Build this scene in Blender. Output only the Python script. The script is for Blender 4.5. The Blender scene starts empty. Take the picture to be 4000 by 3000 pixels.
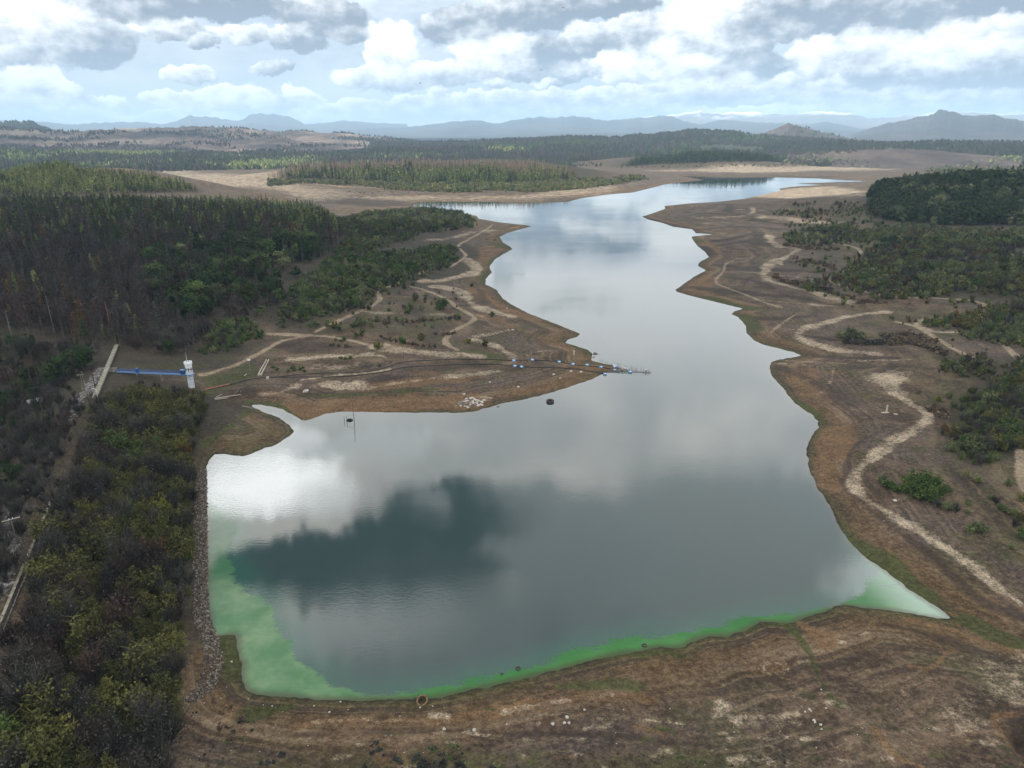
import bpy, math, random
import numpy as np
from mathutils import Vector, Matrix

R = math.radians
scn = bpy.context.scene
col = scn.collection

# ------------------------------------------------------------------ camera
CAM_H = 115.0                      # drone height above the water
PITCH = 19.5                       # degrees below the horizon
F_PX = 2777.0                      # focal length in pixels of a 4000 x 3000 frame
cam_d = bpy.data.cameras.new("camera")
cam_d.sensor_width = 36.0
cam_d.lens = 36.0 * F_PX / 4000.0
cam_d.clip_start = 1.0
cam_d.clip_end = 200000.0
cam = bpy.data.objects.new("camera", cam_d)
cam.location = (0, 0, CAM_H)
cam.rotation_euler = (R(90 - PITCH), 0, 0)
col.objects.link(cam)
scn.camera = cam

# ------------------------------------------------------------------ light and exposure
SUN_AZ, SUN_EL = -104.0, 42.0       # degrees from +Y (negative: to the left), elevation
to_sun = Vector((math.sin(R(SUN_AZ)) * math.cos(R(SUN_EL)),
                 math.cos(R(SUN_AZ)) * math.cos(R(SUN_EL)), math.sin(R(SUN_EL))))
sun_d = bpy.data.lights.new("sun", 'SUN')
sun_d.energy = 5.0
sun_d.angle = R(0.5)
sun_d.color = (1.0, 0.94, 0.85)
sun = bpy.data.objects.new("sun", sun_d)
sun.rotation_euler = (-to_sun).to_track_quat('-Z', 'Y').to_euler()
sun.location = (0, 0, 500)
col.objects.link(sun)

vs = scn.view_settings
vs.view_transform = 'Standard'
vs.look = 'None'
vs.exposure = 0.25
vs.gamma = 1.0
vs.use_curve_mapping = False
scn.cycles.use_denoising = True
scn.cycles.max_bounces = 5
scn.cycles.diffuse_bounces = 2
scn.cycles.glossy_bounces = 2
scn.cycles.transmission_bounces = 2
scn.cycles.volume_bounces = 1
scn.cycles.caustics_reflective = False
scn.cycles.caustics_refractive = False


def cam_dir(sx, sy):
    """unit direction in the world of a point of the 4000 x 3000 frame"""
    sx = np.asarray(sx, float); sy = np.asarray(sy, float)
    u = (sx - 2000.0) / F_PX
    w = (1500.0 - sy) / F_PX
    c, s = math.cos(R(PITCH)), math.sin(R(PITCH))
    d = np.stack([u, c + w * s, -s + w * c], -1)
    return d / np.linalg.norm(d, axis=-1, keepdims=True)


def azel(sx, sy, mirror=False):
    d = cam_dir(sx, sy)
    az = math.degrees(math.atan2(d[0], d[1]))
    el = math.degrees(math.asin(d[2]))
    return az, (-el if mirror else el)


# ------------------------------------------------------------------ sky
D = 4000.0 / 2212.0                # the tracing grid was 2212 wide
world = bpy.data.worlds.new("World")
scn.world = world
world.use_nodes = True
world.cycles.sampling_method = 'MANUAL'
world.cycles.sample_map_resolution = 512
nt = world.node_tree
for n in list(nt.nodes):
    nt.nodes.remove(n)


class NT:
    """short-hand for building node trees"""
    def __init__(s, tree):
        s.t = tree

    def node(s, typ, **kw):
        n = s.t.nodes.new(typ)
        for k, v in kw.items():
            setattr(n, k, v)
        return n

    def put(s, sock, v):
        if v is None:
            return
        if hasattr(v, 'is_output'):
            s.t.links.new(v, sock)
        else:
            sock.default_value = v

    def math(s, op, a, b=None, c=None, clamp=False):
        n = s.node('ShaderNodeMath', operation=op)
        n.use_clamp = clamp
        for i, v in enumerate((a, b, c)):
            s.put(n.inputs[i], v)
        return n.outputs[0]

    def vmath(s, op, a, b=None, c=None):
        n = s.node('ShaderNodeVectorMath', operation=op)
        s.put(n.inputs[0], a)
        if b is not None:
            s.put(n.inputs[1], b)
        if c is not None:
            s.put(n.inputs[2], c)
        return n.outputs['Value'] if op in ('DOT_PRODUCT', 'LENGTH') else n.outputs[0]

    def smooth(s, v, a, b, lo=0.0, hi=1.0):
        n = s.node('ShaderNodeMapRange', interpolation_type='SMOOTHSTEP')
        s.put(n.inputs[0], v); s.put(n.inputs[1], a); s.put(n.inputs[2], b)
        s.put(n.inputs[3], lo); s.put(n.inputs[4], hi)
        return n.outputs[0]

    def noise(s, vec, scale, detail=4, rough=0.55, dist=0.0, out=0):
        n = s.node('ShaderNodeTexNoise')
        s.put(n.inputs['Vector'], vec)
        n.inputs['Scale'].default_value = scale
        n.inputs['Detail'].default_value = detail
        n.inputs['Roughness'].default_value = rough
        n.inputs['Distortion'].default_value = dist
        return n.outputs[out]

    def mix(s, f, a, b, blend='MIX'):
        n = s.node('ShaderNodeMix', data_type='RGBA', blend_type=blend)
        s.put(n.inputs[0], f)
        s.put(n.inputs[6], a if hasattr(a, 'is_output') else (tuple(a) + (1,))[:4])
        s.put(n.inputs[7], b if hasattr(b, 'is_output') else (tuple(b) + (1,))[:4])
        return n.outputs[2]

    def attr(s, name):
        n = s.node('ShaderNodeAttribute', attribute_name=name)
        return n.outputs['Fac']

    def ramp(s, v, stops):
        n = s.node('ShaderNodeValToRGB')
        e = n.color_ramp.elements
        while len(e) < len(stops):
            e.new(0.5)
        for i, (p, c) in enumerate(stops):
            e[i].position = p
            e[i].color = (tuple(c) + (1,))[:4]
        s.put(n.inputs[0], v)
        return n.outputs[0]


W = NT(nt)
gen = W.node('ShaderNodeTexCoord').outputs['Generated']
dirn = W.vmath('NORMALIZE', gen)
sep = W.node('ShaderNodeSeparateXYZ')
W.put(sep.inputs[0], dirn)
az = W.math('MULTIPLY', W.math('ARCTAN2', sep.outputs[0], sep.outputs[1]), 57.29578)
el = W.math('MULTIPLY', W.math('ARCSINE', sep.outputs[2]), 57.29578)
cmb = W.node('ShaderNodeCombineXYZ')
W.put(cmb.inputs[0], az); W.put(cmb.inputs[1], el)
v0 = cmb.outputs[0]
# billowing edges: the directions are bent by two octave groups of noise
w1 = W.vmath('SUBTRACT', W.noise(v0, 0.42, 3, 0.55, out=1), (0.5, 0.5, 0.5))
w2 = W.vmath('SUBTRACT', W.noise(v0, 1.15, 6, 0.58, out=1), (0.5, 0.5, 0.5))
vw = W.vmath('MULTIPLY_ADD', w1, (2.6, 1.5, 0.0), v0)
vw = W.vmath('MULTIPLY_ADD', w2, (1.25, 0.85, 0.0), vw)
fine = W.noise(W.vmath('MULTIPLY', v0, (0.8, 1.3, 1)), 0.85, 5, 0.55)
broad = W.noise(v0, 0.16, 5, 0.6)


def blob_field(blobs, vec, light):
    """soft ellipses added up: returns weight and weighted shade"""
    acc = None
    for i, (a, e, sa, se, b) in enumerate(blobs):
        if acc is not None and i % 5 == 0:      # keeps the evaluation in order, so that few values are held at once
            vec = W.vmath('MULTIPLY_ADD', acc, (1e-9, 1e-9, 0), vec)
        q = W.vmath('MULTIPLY_ADD', vec, (1 / sa, 1 / se, 0), (-a / sa, -e / se, 0))
        wgt = W.math('SUBTRACT', 1.0, W.vmath('DOT_PRODUCT', q, q), clamp=True)
        wgt = W.math('MULTIPLY', wgt, wgt)
        cv = W.node('ShaderNodeCombineXYZ')
        W.put(cv.inputs[0], W.math('ADD', W.vmath('DOT_PRODUCT', q, light), b))
        cv.inputs[1].default_value = 1.0
        acc = W.vmath('MULTIPLY_ADD', cv.outputs[0], wgt, acc if acc is not None else (0, 0, 0))
    sp = W.node('ShaderNodeSeparateXYZ')
    W.put(sp.inputs[0], acc)
    Wt, Sh = sp.outputs[1], sp.outputs[0]
    return Wt, Sh


# cumulus: x, y, half width, half height on the tracing grid, brightness offset
CUMULUS = [
    (85, 70, 150, 62, .35), (180, 95, 90, 40, -.35), (420, 4, 190, 30, -.6), (300, 20, 110, 24, -.2), (360, 60, 70, 22, .3), (520, 70, 60, 20, .35), (440, 95, 34, 15, -.3),
    (125, 122, 26, 13, .4), (410, 162, 46, 17, .3), (18, 125, 40, 20, .1), (20, 215, 70, 45, .1), (85, 185, 48, 34, .5),
    (150, 208, 38, 28, .5), (100, 238, 110, 24, .0), (240, 222, 40, 17, .5), (190, 250, 60, 14, .5), (500, 215, 95, 28, .5),
    (570, 232, 90, 24, .0), (440, 232, 80, 16, .3), (655, 218, 42, 24, .5), (700, 30, 110, 34, -.3), (640, 70, 40, 18, .3), (760, 68, 60, 18, -.1), (585, 150, 50, 18, -.1),
    (640, 85, 60, 30, -.3),
    (845, 108, 62, 56, .8), (830, 168, 120, 26, .3), (930, 160, 100, 30, .35), (1055, 98, 95, 45, .9), (1180, 112, 65, 42, -.55),
    (1130, 152, 80, 24, .0), (1230, 152, 70, 26, .0), (1010, 155, 100, 24, .4), (945, 202, 30, 12, .2), (800, 238, 140, 22, -.1),
    (950, 232, 150, 24, -.15), (1100, 225, 140, 28, -.15), (1250, 222, 170, 28, -.1), (1400, 225, 140, 24, -.1),
    (1340, 148, 64, 38, .8), (1280, 85, 70, 38, -.1), (1370, 75, 90, 44, -.1), (1010, 55, 110, 42, -.5), (1150, 22, 120, 36, -.3),
    (1290, 6, 130, 24, -.5), (1515, 50, 100, 52, .7), (1590, 100, 70, 34, .0), (1640, 50, 110, 32, -.35), (1420, 112, 60, 34, .8),
    (1500, 150, 100, 32, .35), (1620, 142, 90, 28, -.25), (1730, 18, 150, 32, -.5), (1700, 62, 60, 24, .25), (1900, 25, 220, 36, -.5), (1880, 72, 90, 24, .3), (2060, 60, 80, 24, .5), (2170, 62, 60, 26, .4), (2080, 10, 180, 32, -.5),
    (1800, 112, 90, 38, .55), (1880, 120, 70, 34, .2), (2010, 112, 130, 44, .7), (2130, 100, 110, 46, .6), (1950, 165, 220, 28, -.45),
    (2100, 178, 160, 20, -.8), (1600, 192, 160, 28, .05), (1760, 198, 160, 22, .0), (1900, 218, 220, 22, -.1), (2110, 218, 170, 22, -.15),
    (1480, 192, 100, 22, .1), (1300, 240, 400, 14, .3), (330, 205, 34, 14, .4), (380, 215, 40, 16, .5), (720, 232, 34, 14, .4), (770, 222, 44, 14, .3), (880, 212, 36, 12, .3), (1000, 212, 50, 14, .3), (1090, 205, 46, 12, .35), (1190, 208, 44, 14, .4), (1290, 205, 60, 14, .45), (1370, 200, 46, 14, .4), (1450, 212, 46, 13, .45), (1530, 196, 50, 14, .45), (1640, 212, 50, 12, .35), (1700, 176, 60, 14, .5), (1790, 182, 50, 12, .5), (1850, 200, 56, 12, .4), (1980, 195, 70, 13, .4), (2060, 205, 60, 12, .35), (2150, 196, 60, 12, .5), (1600, 168, 50, 14, .5), (1180, 180, 44, 12, .3), (1070, 178, 40, 11, .3), (600, 255, 400, 12, .35), (1800, 240, 400, 14, .25),
]
PXD = 57.29578 / 1535.0
blobs = []
for x, y, w_, h_, b in CUMULUS:
    a, e = azel(x * D, y * D)
    blobs.append((a, e, w_ * PXD * 1.08, h_ * PXD * 1.12, b))
cw, cs = blob_field(blobs, vw, (-0.42, 0.85, 0))
ca = W.smooth(W.math('MULTIPLY_ADD', W.math('SUBTRACT', fine, 0.5), 0.34, cw), 0.03, 0.20)
csh = W.math('DIVIDE', cs, W.math('MAXIMUM', cw, 0.01))
csh = W.math('MULTIPLY_ADD', W.math('SUBTRACT', fine, 0.5), 2.2, csh)
cbright = W.smooth(csh, -0.75, 1.15)
ccol = W.mix(cbright, (0.17, 0.20, 0.245), (0.80, 0.80, 0.785))

# the higher sky, out of the frame: mottled cloud with a blue gap and two bright banks (they show in the water)
HIGH = [  # mirrored points of the water: x, y, half width, half height, brightness
    (590, 1045, 170, 80, 2.5), (700, 1070, 80, 46, 1.1), (540, 965, 170, 60, 1.0), (800, 960, 170, 45, .5), (930, 1085, 60, 32, .6),
    (960, 1120, 240, 90, -1.0), (1180, 1080, 190, 50, -.1), (640, 1205, 230, 62, -1.2), (850, 1235, 280, 80, -.9), (1190, 1390, 60, 100, -.5), (1270, 1190, 260, 110, -.1),
    (830, 1355, 250, 85, .62), (1050, 1410, 560, 190, -.12), (1600, 1200, 400, 220, .0), (470, 1420, 180, 140, .25), (1560, 1230, 260, 160, .02), (1950, 1275, 150, 110, 1.5),
    (1260, 655, 110, 22, .12), (1090, 590, 40, 34, -.02),
]
hb = []
for x, y, w_, h_, b in HIGH:
    a, e = azel(x * D, y * D, True)
    t = math.cos(R(e - PITCH))
    hb.append((a, e, w_ * PXD * t / max(.5, math.cos(R(e))), h_ * PXD * t * t, b))
vh = W.vmath('MULTIPLY_ADD', w1, (6.0, 4.0, 0.0), v0)
vh = W.vmath('MULTIPLY_ADD', w2, (2.4, 2.0, 0.0), vh)
hw, hs = blob_field(hb, vh, (0.0, 0.0, 0))
hmask = W.smooth(hw, 0.0, 0.24)
hval = W.math('DIVIDE', hs, W.math('MAXIMUM', hw, 0.02))
pl = W.vmath('DIVIDE', dirn, W.vmath('ADD', W.math('MAXIMUM', sep.outputs[2], 0.0), (0.22, 0.22, 0.22)))
upn = W.noise(pl, 1.6, 6, 0.6, 0.3)
upc = W.smooth(upn, 0.36, 0.66)
base_up = W.mix(upc, (0.62, 0.65, 0.68), (1.22, 1.19, 1.14))
hcol_pos = W.mix(W.math('MULTIPLY', hval, 0.4, clamp=True), (0.5, 0.53, 0.53), (2.9, 2.95, 3.0))
hcol_neg = W.mix(W.math('MULTIPLY', hval, -1.0, clamp=True), (0.5, 0.54, 0.56), (0.055, 0.08, 0.095))
hcol = W.mix(W.math('GREATER_THAN', hval, 0.0), hcol_neg, hcol_pos)
base_up = W.mix(W.smooth(el, 27.0, 13.0, 0.0, 0.93), base_up, (0.83, 0.84, 0.85))
up = W.mix(hmask, base_up, hcol)

sky = W.node('ShaderNodeTexSky', sky_type='NISHITA')
sky.sun_disc = False
sky.sun_elevation = R(SUN_EL)
sky.sun_rotation = R(SUN_AZ)
sky.air_density = 1.0
sky.dust_density = 0.6
sky.ozone_density = 2.0
bg_sky = W.node('ShaderNodeBackground')
W.put(bg_sky.inputs[0], sky.outputs[0])
bg_sky.inputs[1].default_value = 0.10
veil_c = W.mix(broad, (0.28, 0.35, 0.45), (0.58, 0.60, 0.625))
lowmask = W.smooth(el, 7.0, 11.0)
cloud_col = W.mix(ca, veil_c, ccol)
cloud_col = W.mix(W.math('MULTIPLY', lowmask, W.math('SUBTRACT', 1.0, W.math('MULTIPLY', ca, W.smooth(el, 14.0, 10.0)))), cloud_col, up)
veil_a = W.smooth(W.noise(W.vmath('MULTIPLY', v0, (0.6, 1.6, 1)), 0.33, 6, 0.62), 0.34, 0.62, 0.55, 0.97)
alpha = W.math('MAXIMUM', veil_a, W.math('MAXIMUM', ca, lowmask))
bg_cl = W.node('ShaderNodeBackground')
W.put(bg_cl.inputs[0], cloud_col)
bg_cl.inputs[1].default_value = 1.5
mixw = W.node('ShaderNodeMixShader')
W.put(mixw.inputs[0], alpha)
W.put(mixw.inputs[1], bg_sky.outputs[0])
W.put(mixw.inputs[2], bg_cl.outputs[0])
wo = W.node('ShaderNodeOutputWorld')
W.put(wo.inputs[0], mixw.outputs[0])

# ================================================================== terrain
rng = np.random.default_rng(7)
SHORE = [  # waterline of the reservoir, traced on the 4000 x 3000 frame
(803,1833),(804,1982),(805,2127),(806,2296),(809,2360),(816,2425),(830,2480),(857,2488),(889,2482),(915,2479),(925,2490),(925,2528),(933,2577),(946,2591),(941,2621),(944,2664),(965,2697),(1003,2716),
(1117,2720),(1198,2731),(1334,2737),(1497,2735),(1620,2733),(1670,2732),(1768,2713),(1876,2690),(1985,2665),(2096,2638),(2217,2607),(2337,2576),(2410,2557),(2482,2547),(2511,2545),(2545,2533),(2579,2528),(2622,2533),(2665,2528),(2694,2513),(2723,2497),(2771,2487),(2844,2484),(2892,2472),(2932,2453),(2970,2431),(3008,2432),(3079,2436),(3144,2412),(3225,2393),(3258,2374),(3301,2366),(3361,2374),(3442,2379),(3524,2390),(3605,2406),(3686,2417),(3724,2420),
(3703,2404),(3648,2366),(3605,2339),(3551,2301),(3491,2252),(3415,2200),(3352,2155),(3312,2108),(3280,2054),(3258,2005),(3225,1951),(3193,1902),(3171,1853),(3155,1804),(3152,1761),(3160,1723),(3182,1690),(3197,1669),(3196,1647),(3171,1620),(3133,1596),(3101,1571),(3079,1544),(3057,1514),(3030,1487),(3011,1463),(3006,1436),(3014,1414),(3041,1406),(3084,1398),(3131,1390),
(3101,1376),(3046,1362),(2981,1346),(2943,1327),(2917,1302),(2914,1273),(2885,1240),(2856,1226),(2870,1215),(2903,1206),(2834,1189),(2762,1171),(2689,1153),(2642,1139),(2639,1132),(2675,1106),(2718,1077),(2758,1056),(2725,1038),(2733,1023),(2769,1005),(2754,983),(2725,962),(2704,933),(2702,924),(2790,915),(2718,911),(2704,895),(2682,893),(2631,886),(2588,871),(2530,857),(2508,846),(2545,835),(2600,815),(2595,805),(2689,795),(2805,788),(2906,777),(2979,761),(3051,745),(3044,737),(3094,729),(3217,722),(3109,717),(3196,714),(3340,710),(3413,707),
(3268,702),(3159,694),(3015,692),(2834,690),(2653,687),(2700,694),(2754,703),(2689,710),(2603,719),(2537,736),(2508,743),(2472,752),(2374,760),(2273,774),(2215,788),(2085,792),(1904,789),(1760,788),(1636,791),(1600,802),(1687,814),(1759,823),(1861,843),(1868,854),(1947,868),(2049,879),(2078,883),(2027,897),(1976,912),(1951,926),(1966,948),(1991,962),(2002,973),(1969,991),(1933,1013),(1911,1042),(1922,1064),(1897,1089),(1897,1111),(1940,1132),(1962,1165),(1998,1190),(2063,1223),(2150,1257),
(2221,1285),(2266,1303),(2257,1315),(2217,1327),(2205,1340),(2241,1348),(2298,1368),(2314,1384),(2310,1409),(2343,1417),(2392,1427),(2428,1439),(2392,1449),(2359,1460),(2337,1470),(2310,1482),(2229,1510),(2168,1529),(2107,1547),(2025,1565),(1960,1575),(1912,1590),(1850,1608),(1781,1613),(1700,1611),(1592,1612),(1441,1610),(1327,1608),(1266,1618),(1213,1637),(1193,1642),(1177,1641),(1144,1620),(1103,1600),(1063,1588),(1010,1580),(977,1582),(1002,1596),(1046,1616),(1091,1632),(1099,1641),(1128,1657),(1140,1673),(1146,1685),(1132,1702),(1103,1722),(1063,1744),(1034,1748),(1006,1761),(977,1775),(952,1781),(912,1779),(875,1772),(838,1775),(818,1793),(806,1821)]


def on_plane(sx, sy, z=0.0):
    """where the sight line through a traced point meets a level plane"""
    d = cam_dir(sx, sy)
    t = (z - CAM_H) / d[..., 2]
    return np.stack([d[..., 0] * t, d[..., 1] * t], -1)


def densify(p, step):
    out = []
    for a, b in zip(p[:-1], p[1:]):
        n = max(1, int(np.linalg.norm(b - a) / step))
        out.append(a + (b - a) * np.linspace(0, 1, n, endpoint=False)[:, None])
    out.append(p[-1:])
    return np.concatenate(out)


def smooth01(x, a, b):
    t = np.clip((x - a) / (b - a), 0, 1)
    return t * t * (3 - 2 * t)


def seg_dist(P, poly, closed=False):
    """distance of points to a polyline"""
    best = np.full(len(P), 1e9, np.float32)
    q = np.asarray(poly, np.float32)
    nxt = np.roll(q, -1, 0) if closed else q[1:]
    cur = q if closed else q[:-1]
    X, Y = P[:, 0], P[:, 1]
    for a, b in zip(cur, nxt):
        dx, dy = b - a
        L = dx * dx + dy * dy + 1e-9
        t = np.clip(((X - a[0]) * dx + (Y - a[1]) * dy) / L, 0, 1)
        ex = X - a[0] - t * dx
        ey = Y - a[1] - t * dy
        np.minimum(best, ex * ex + ey * ey, out=best)
    return np.sqrt(best)


def inside(P, poly):
    q = np.asarray(poly, np.float32)
    r = np.zeros(len(P), bool)
    X, Y = P[:, 0], P[:, 1]
    for a, b in zip(q, np.roll(q, -1, 0)):
        if a[1] == b[1]:
            continue
        c = (a[1] > Y) != (b[1] > Y)
        r ^= c & (X < (b[0] - a[0]) * (Y - a[1]) / (b[1] - a[1]) + a[0])
    return r


def hash2(ix, iy, seed):
    h = (ix.astype(np.int64) * 374761393 + iy.astype(np.int64) * 668265263 + seed * 1442695041) & 0x7fffffff
    h = ((h ^ (h >> 13)) * 1274126177) & 0x7fffffff
    return ((h ^ (h >> 16)) & 0xffff) / 65535.0


def vnoise(x, y, seed=0):
    ix, iy = np.floor(x), np.floor(y)
    fx, fy = x - ix, y - iy
    fx = fx * fx * (3 - 2 * fx); fy = fy * fy * (3 - 2 * fy)
    a = hash2(ix, iy, seed); b = hash2(ix + 1, iy, seed)
    c = hash2(ix, iy + 1, seed); d = hash2(ix + 1, iy + 1, seed)
    return (a + (b - a) * fx) * (1 - fy) + (c + (d - c) * fx) * fy


def fbm(x, y, octaves=4, seed=0):
    s = 0; amp = 1; tot = 0
    for o in range(octaves):
        s = s + amp * vnoise(x * 2 ** o, y * 2 ** o, seed + o * 17)
        tot += amp; amp *= 0.5
    return s / tot * 2 - 1


shore_w = on_plane(*np.array(SHORE, float).T)
# dam crest (concrete parapet) from its far end to where it leaves the frame
CREST = on_plane(np.array([456., 420, 373, 199, 100, 0, -160]), np.array([1347., 1440, 1552, 1950, 2185, 2430, 2820]), 13.0)
cA, cB = CREST[0], CREST[5]
cdir = (cB - cA) / np.linalg.norm(cB - cA)
cnrm = np.array([-cdir[1], cdir[0]])            # towards the lake
if np.dot(shore_w[2] - cA, cnrm) < 0:
    cnrm = -cnrm
clen = np.linalg.norm(cB - cA)


def shore_sdf(P):
    d = seg_dist(P, shore_w, True)
    return np.where(inside(P, shore_w), -d, d)


HILLS = [  # x, y, radius x, radius y, height
    (-640, 1190, 210, 150, 44), (-760, 1050, 240, 200, 20), (-330, 720, 300, 200, 12), (-560, 760, 260, 260, 18),
    (-240, 1810, 330, 130, 32), (40, 1840, 240, 110, 27), (-480, 1770, 160, 110, 15),
    (680, 1080, 230, 150, 30), (900, 980, 260, 240, 24), (480, 2560, 260, 160, 30), (760, 2480, 180, 110, 20),
    (560, 560, 260, 160, 8),
]


PIT = on_plane(np.array([3900., 4080, 4080, 3985]), np.array([2812., 2798, 3010, 2968]), 5.0)


def height_of(P, d=None):
    X, Y = P[:, 0], P[:, 1]
    r = np.hypot(X, Y)
    if d is None:
        d = np.full(len(P), 1500.0, np.float32)
        near = r < 4200
        d[near] = shore_sdf(P[near])
    h = np.where(d > 0, 0.10 * np.minimum(d, 10) + 5.5 * (1 - np.exp(-np.maximum(d - 10, 0) / 55.0)),
                 np.maximum(d * 0.10, -6.0))
    up = smooth01(d, 30, 140)
    for hx, hy, rx, ry, hh in HILLS:
        h = h + hh * np.exp(-((X - hx) / rx) ** 2 - ((Y - hy) / ry) ** 2) * up
    n = fbm(X / 60, Y / 60, 4, 3) * 1.6 + fbm(X / 9, Y / 9, 3, 11) * 0.28
    h = h + fbm(X / 2.6, Y / 2.6, 3, 33) * 0.07 * (1 - smooth01(np.abs(d), 1.5, 6))
    h = h + n * smooth01(d, 2, 40) * np.clip(1.3 - r / 5000, 0.2, 1)
    h = h + fbm(X / 700, Y / 700, 4, 5) * 6 * smooth01(r, 2200, 3500)
    # the dug pit at the lower right and low eroded mounds on the near bank
    nb = np.where((r < 330) & (d > 4))[0]
    if len(nb):
        h[nb] -= 2.6 * np.where(inside(P[nb], PIT), smooth01(seg_dist(P[nb], PIT, True), 0, 3.0), 0)
        h[nb] += 1.1 * np.abs(fbm(X[nb] / 22, Y[nb] / 22, 4, 61)) * smooth01(d[nb], 6, 30)
    # dam: level crest, stone face to the water, steep fall on the dry side
    u = (X - cA[0]) * cnrm[0] + (Y - cA[1]) * cnrm[1]
    v = (X - cA[0]) * cdir[0] + (Y - cA[1]) * cdir[1]
    hd_up = 12.0 * d / np.maximum(d + np.maximum(u - 2.5, 0), 0.1)
    hd_dn = np.maximum(12.0 - np.maximum(-u - 5, 0) * 0.42, 1.0 + 0.6 * fbm(X / 14, Y / 14, 3, 8))
    hdam = np.where(u > 0, np.where(d > 0, hd_up, h), hd_dn)
    hdam = hdam + np.where((u > 4) | (u < -6), fbm(X / 7, Y / 7, 3, 21) * 0.35, 0) * smooth01(d, 0, 6)
    lim = np.where(u > 0, 62.0, 95.0)
    wgt = (1 - smooth01(np.abs(u), lim * 0.62, lim)) * smooth01(v, -26, -4) * (1 - smooth01(v, clen + 130, clen + 260))
    wgt = np.where((u > 0) & (u < 4), np.minimum(1, wgt * 1.0), wgt)
    h = np.where(d > 0, h + (hdam - h) * wgt, h)
    return h, d


# polar sheet: fine where the frame looks, reaching the horizon
az_f = np.concatenate([np.linspace(-100, -42, 90, endpoint=False), np.linspace(-42, 42, 1040), np.linspace(42, 100, 91)[1:]])
r_f = np.concatenate([np.geomspace(8, 85, 50, endpoint=False), np.geomspace(85, 3300, 780, endpoint=False), np.geomspace(3300, 43900, 66)])
AZ, RR = np.meshgrid(np.radians(az_f), r_f)
PX, PY = np.sin(AZ) * RR, np.cos(AZ) * RR
GP = np.stack([PX.ravel(), PY.ravel()], -1).astype(np.float32)
H, DS = height_of(GP)
H = H.astype(np.float32)
HG = H.reshape(AZ.shape)
azr = np.radians(az_f)


def ground_z(x, y):
    """height of the sheet at world points"""
    x = np.asarray(x, float); y = np.asarray(y, float)
    a = np.arctan2(x, y); r = np.hypot(x, y)
    ia = np.clip(np.interp(a, azr, np.arange(len(azr))), 0, len(azr) - 1.001)
    ir = np.clip(np.interp(np.log(r + 1e-6), np.log(r_f), np.arange(len(r_f))), 0, len(r_f) - 1.001)
    i0, j0 = ir.astype(int), ia.astype(int)
    fi, fj = ir - i0, ia - j0
    return ((HG[i0, j0] * (1 - fj) + HG[i0, j0 + 1] * fj) * (1 - fi) + (HG[i0 + 1, j0] * (1 - fj) + HG[i0 + 1, j0 + 1] * fj) * fi)


def on_ground(sx, sy):
    """first meeting of sight lines with the ground: n x 3"""
    d = np.atleast_2d(cam_dir(np.atleast_1d(sx), np.atleast_1d(sy)))
    hor = np.hypot(d[:, 0], d[:, 1])
    slope = d[:, 2] / hor
    s = np.geomspace(20, 20000, 700)
    zr = CAM_H + slope[:, None] * s[None, :]
    ux, uy = d[:, 0] / hor, d[:, 1] / hor
    zg = ground_z(ux[:, None] * s, uy[:, None] * s)
    below = zr < np.maximum(zg, 0)
    k = np.clip(np.argmax(below, 1), 1, len(s) - 1)
    k = np.where(below.any(1), k, len(s) - 1)
    i = np.arange(len(k))
    a = zr[i, k - 1] - np.maximum(zg[i, k - 1], 0); b = zr[i, k] - np.maximum(zg[i, k], 0)
    f = np.clip(a / np.maximum(a - b, 1e-6), 0, 1)
    ss = s[k - 1] + (s[k] - s[k - 1]) * f
    x, y = ux * ss, uy * ss
    return np.stack([x, y, ground_z(x, y)], -1)


# ------------------------------------------------------------------ ground cover
CH = {k: np.zeros(len(GP), np.float32) for k in ('sand', 'grass', 'mud', 'ochre', 'litter', 'stone', 'track')}


def paint(ch, pts, width=None, k=1.0, unit=1.0, soft=0.7):
    """bands along a line (width in metres) or filled patches (no width)"""
    p = np.array(pts, float) * unit
    w = on_ground(p[:, 0], p[:, 1])[:, :2]
    if width is not None and len(w) > 2:      # round the corners
        for _ in range(2):
            q = np.repeat(w, 2, 0)
            q[1:-1:2] = w[:-1] * .75 + w[1:] * .25
            q[2:-1:2] = w[:-1] * .25 + w[1:] * .75
            w = q
    m = (width or 12) * 2.5 + 2
    lo, hi = w.min(0) - m, w.max(0) + m
    sel = np.where((GP[:, 0] > lo[0]) & (GP[:, 0] < hi[0]) & (GP[:, 1] > lo[1]) & (GP[:, 1] < hi[1]) & (DS > -2))[0]
    if not len(sel):
        return
    Q = GP[sel]
    if width is not None:
        dd = seg_dist(Q, w) + width * .55 * fbm(Q[:, 0] / (width * 2.2 + 3), Q[:, 1] / (width * 2.2 + 3), 3, len(pts) + 3) * (.35 if ch == 'track' else 1)
        a = 1 - smooth01(dd, width * (1 - soft) * .5, width * (.5 + soft * .5))
    else:
        dd = seg_dist(Q, w, True)
        s = np.where(inside(Q, w), dd, -dd)
        sz = 0.09 * np.sqrt(np.prod(hi - lo - 2 * m)) + 1.0
        s = s + sz * 1.3 * fbm(Q[:, 0] / (sz * 3), Q[:, 1] / (sz * 3), 3, len(pts))
        a = smooth01(s, -sz, sz)
    CH[ch][sel] = np.maximum(CH[ch][sel], a * k)


T = 'track'
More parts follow.
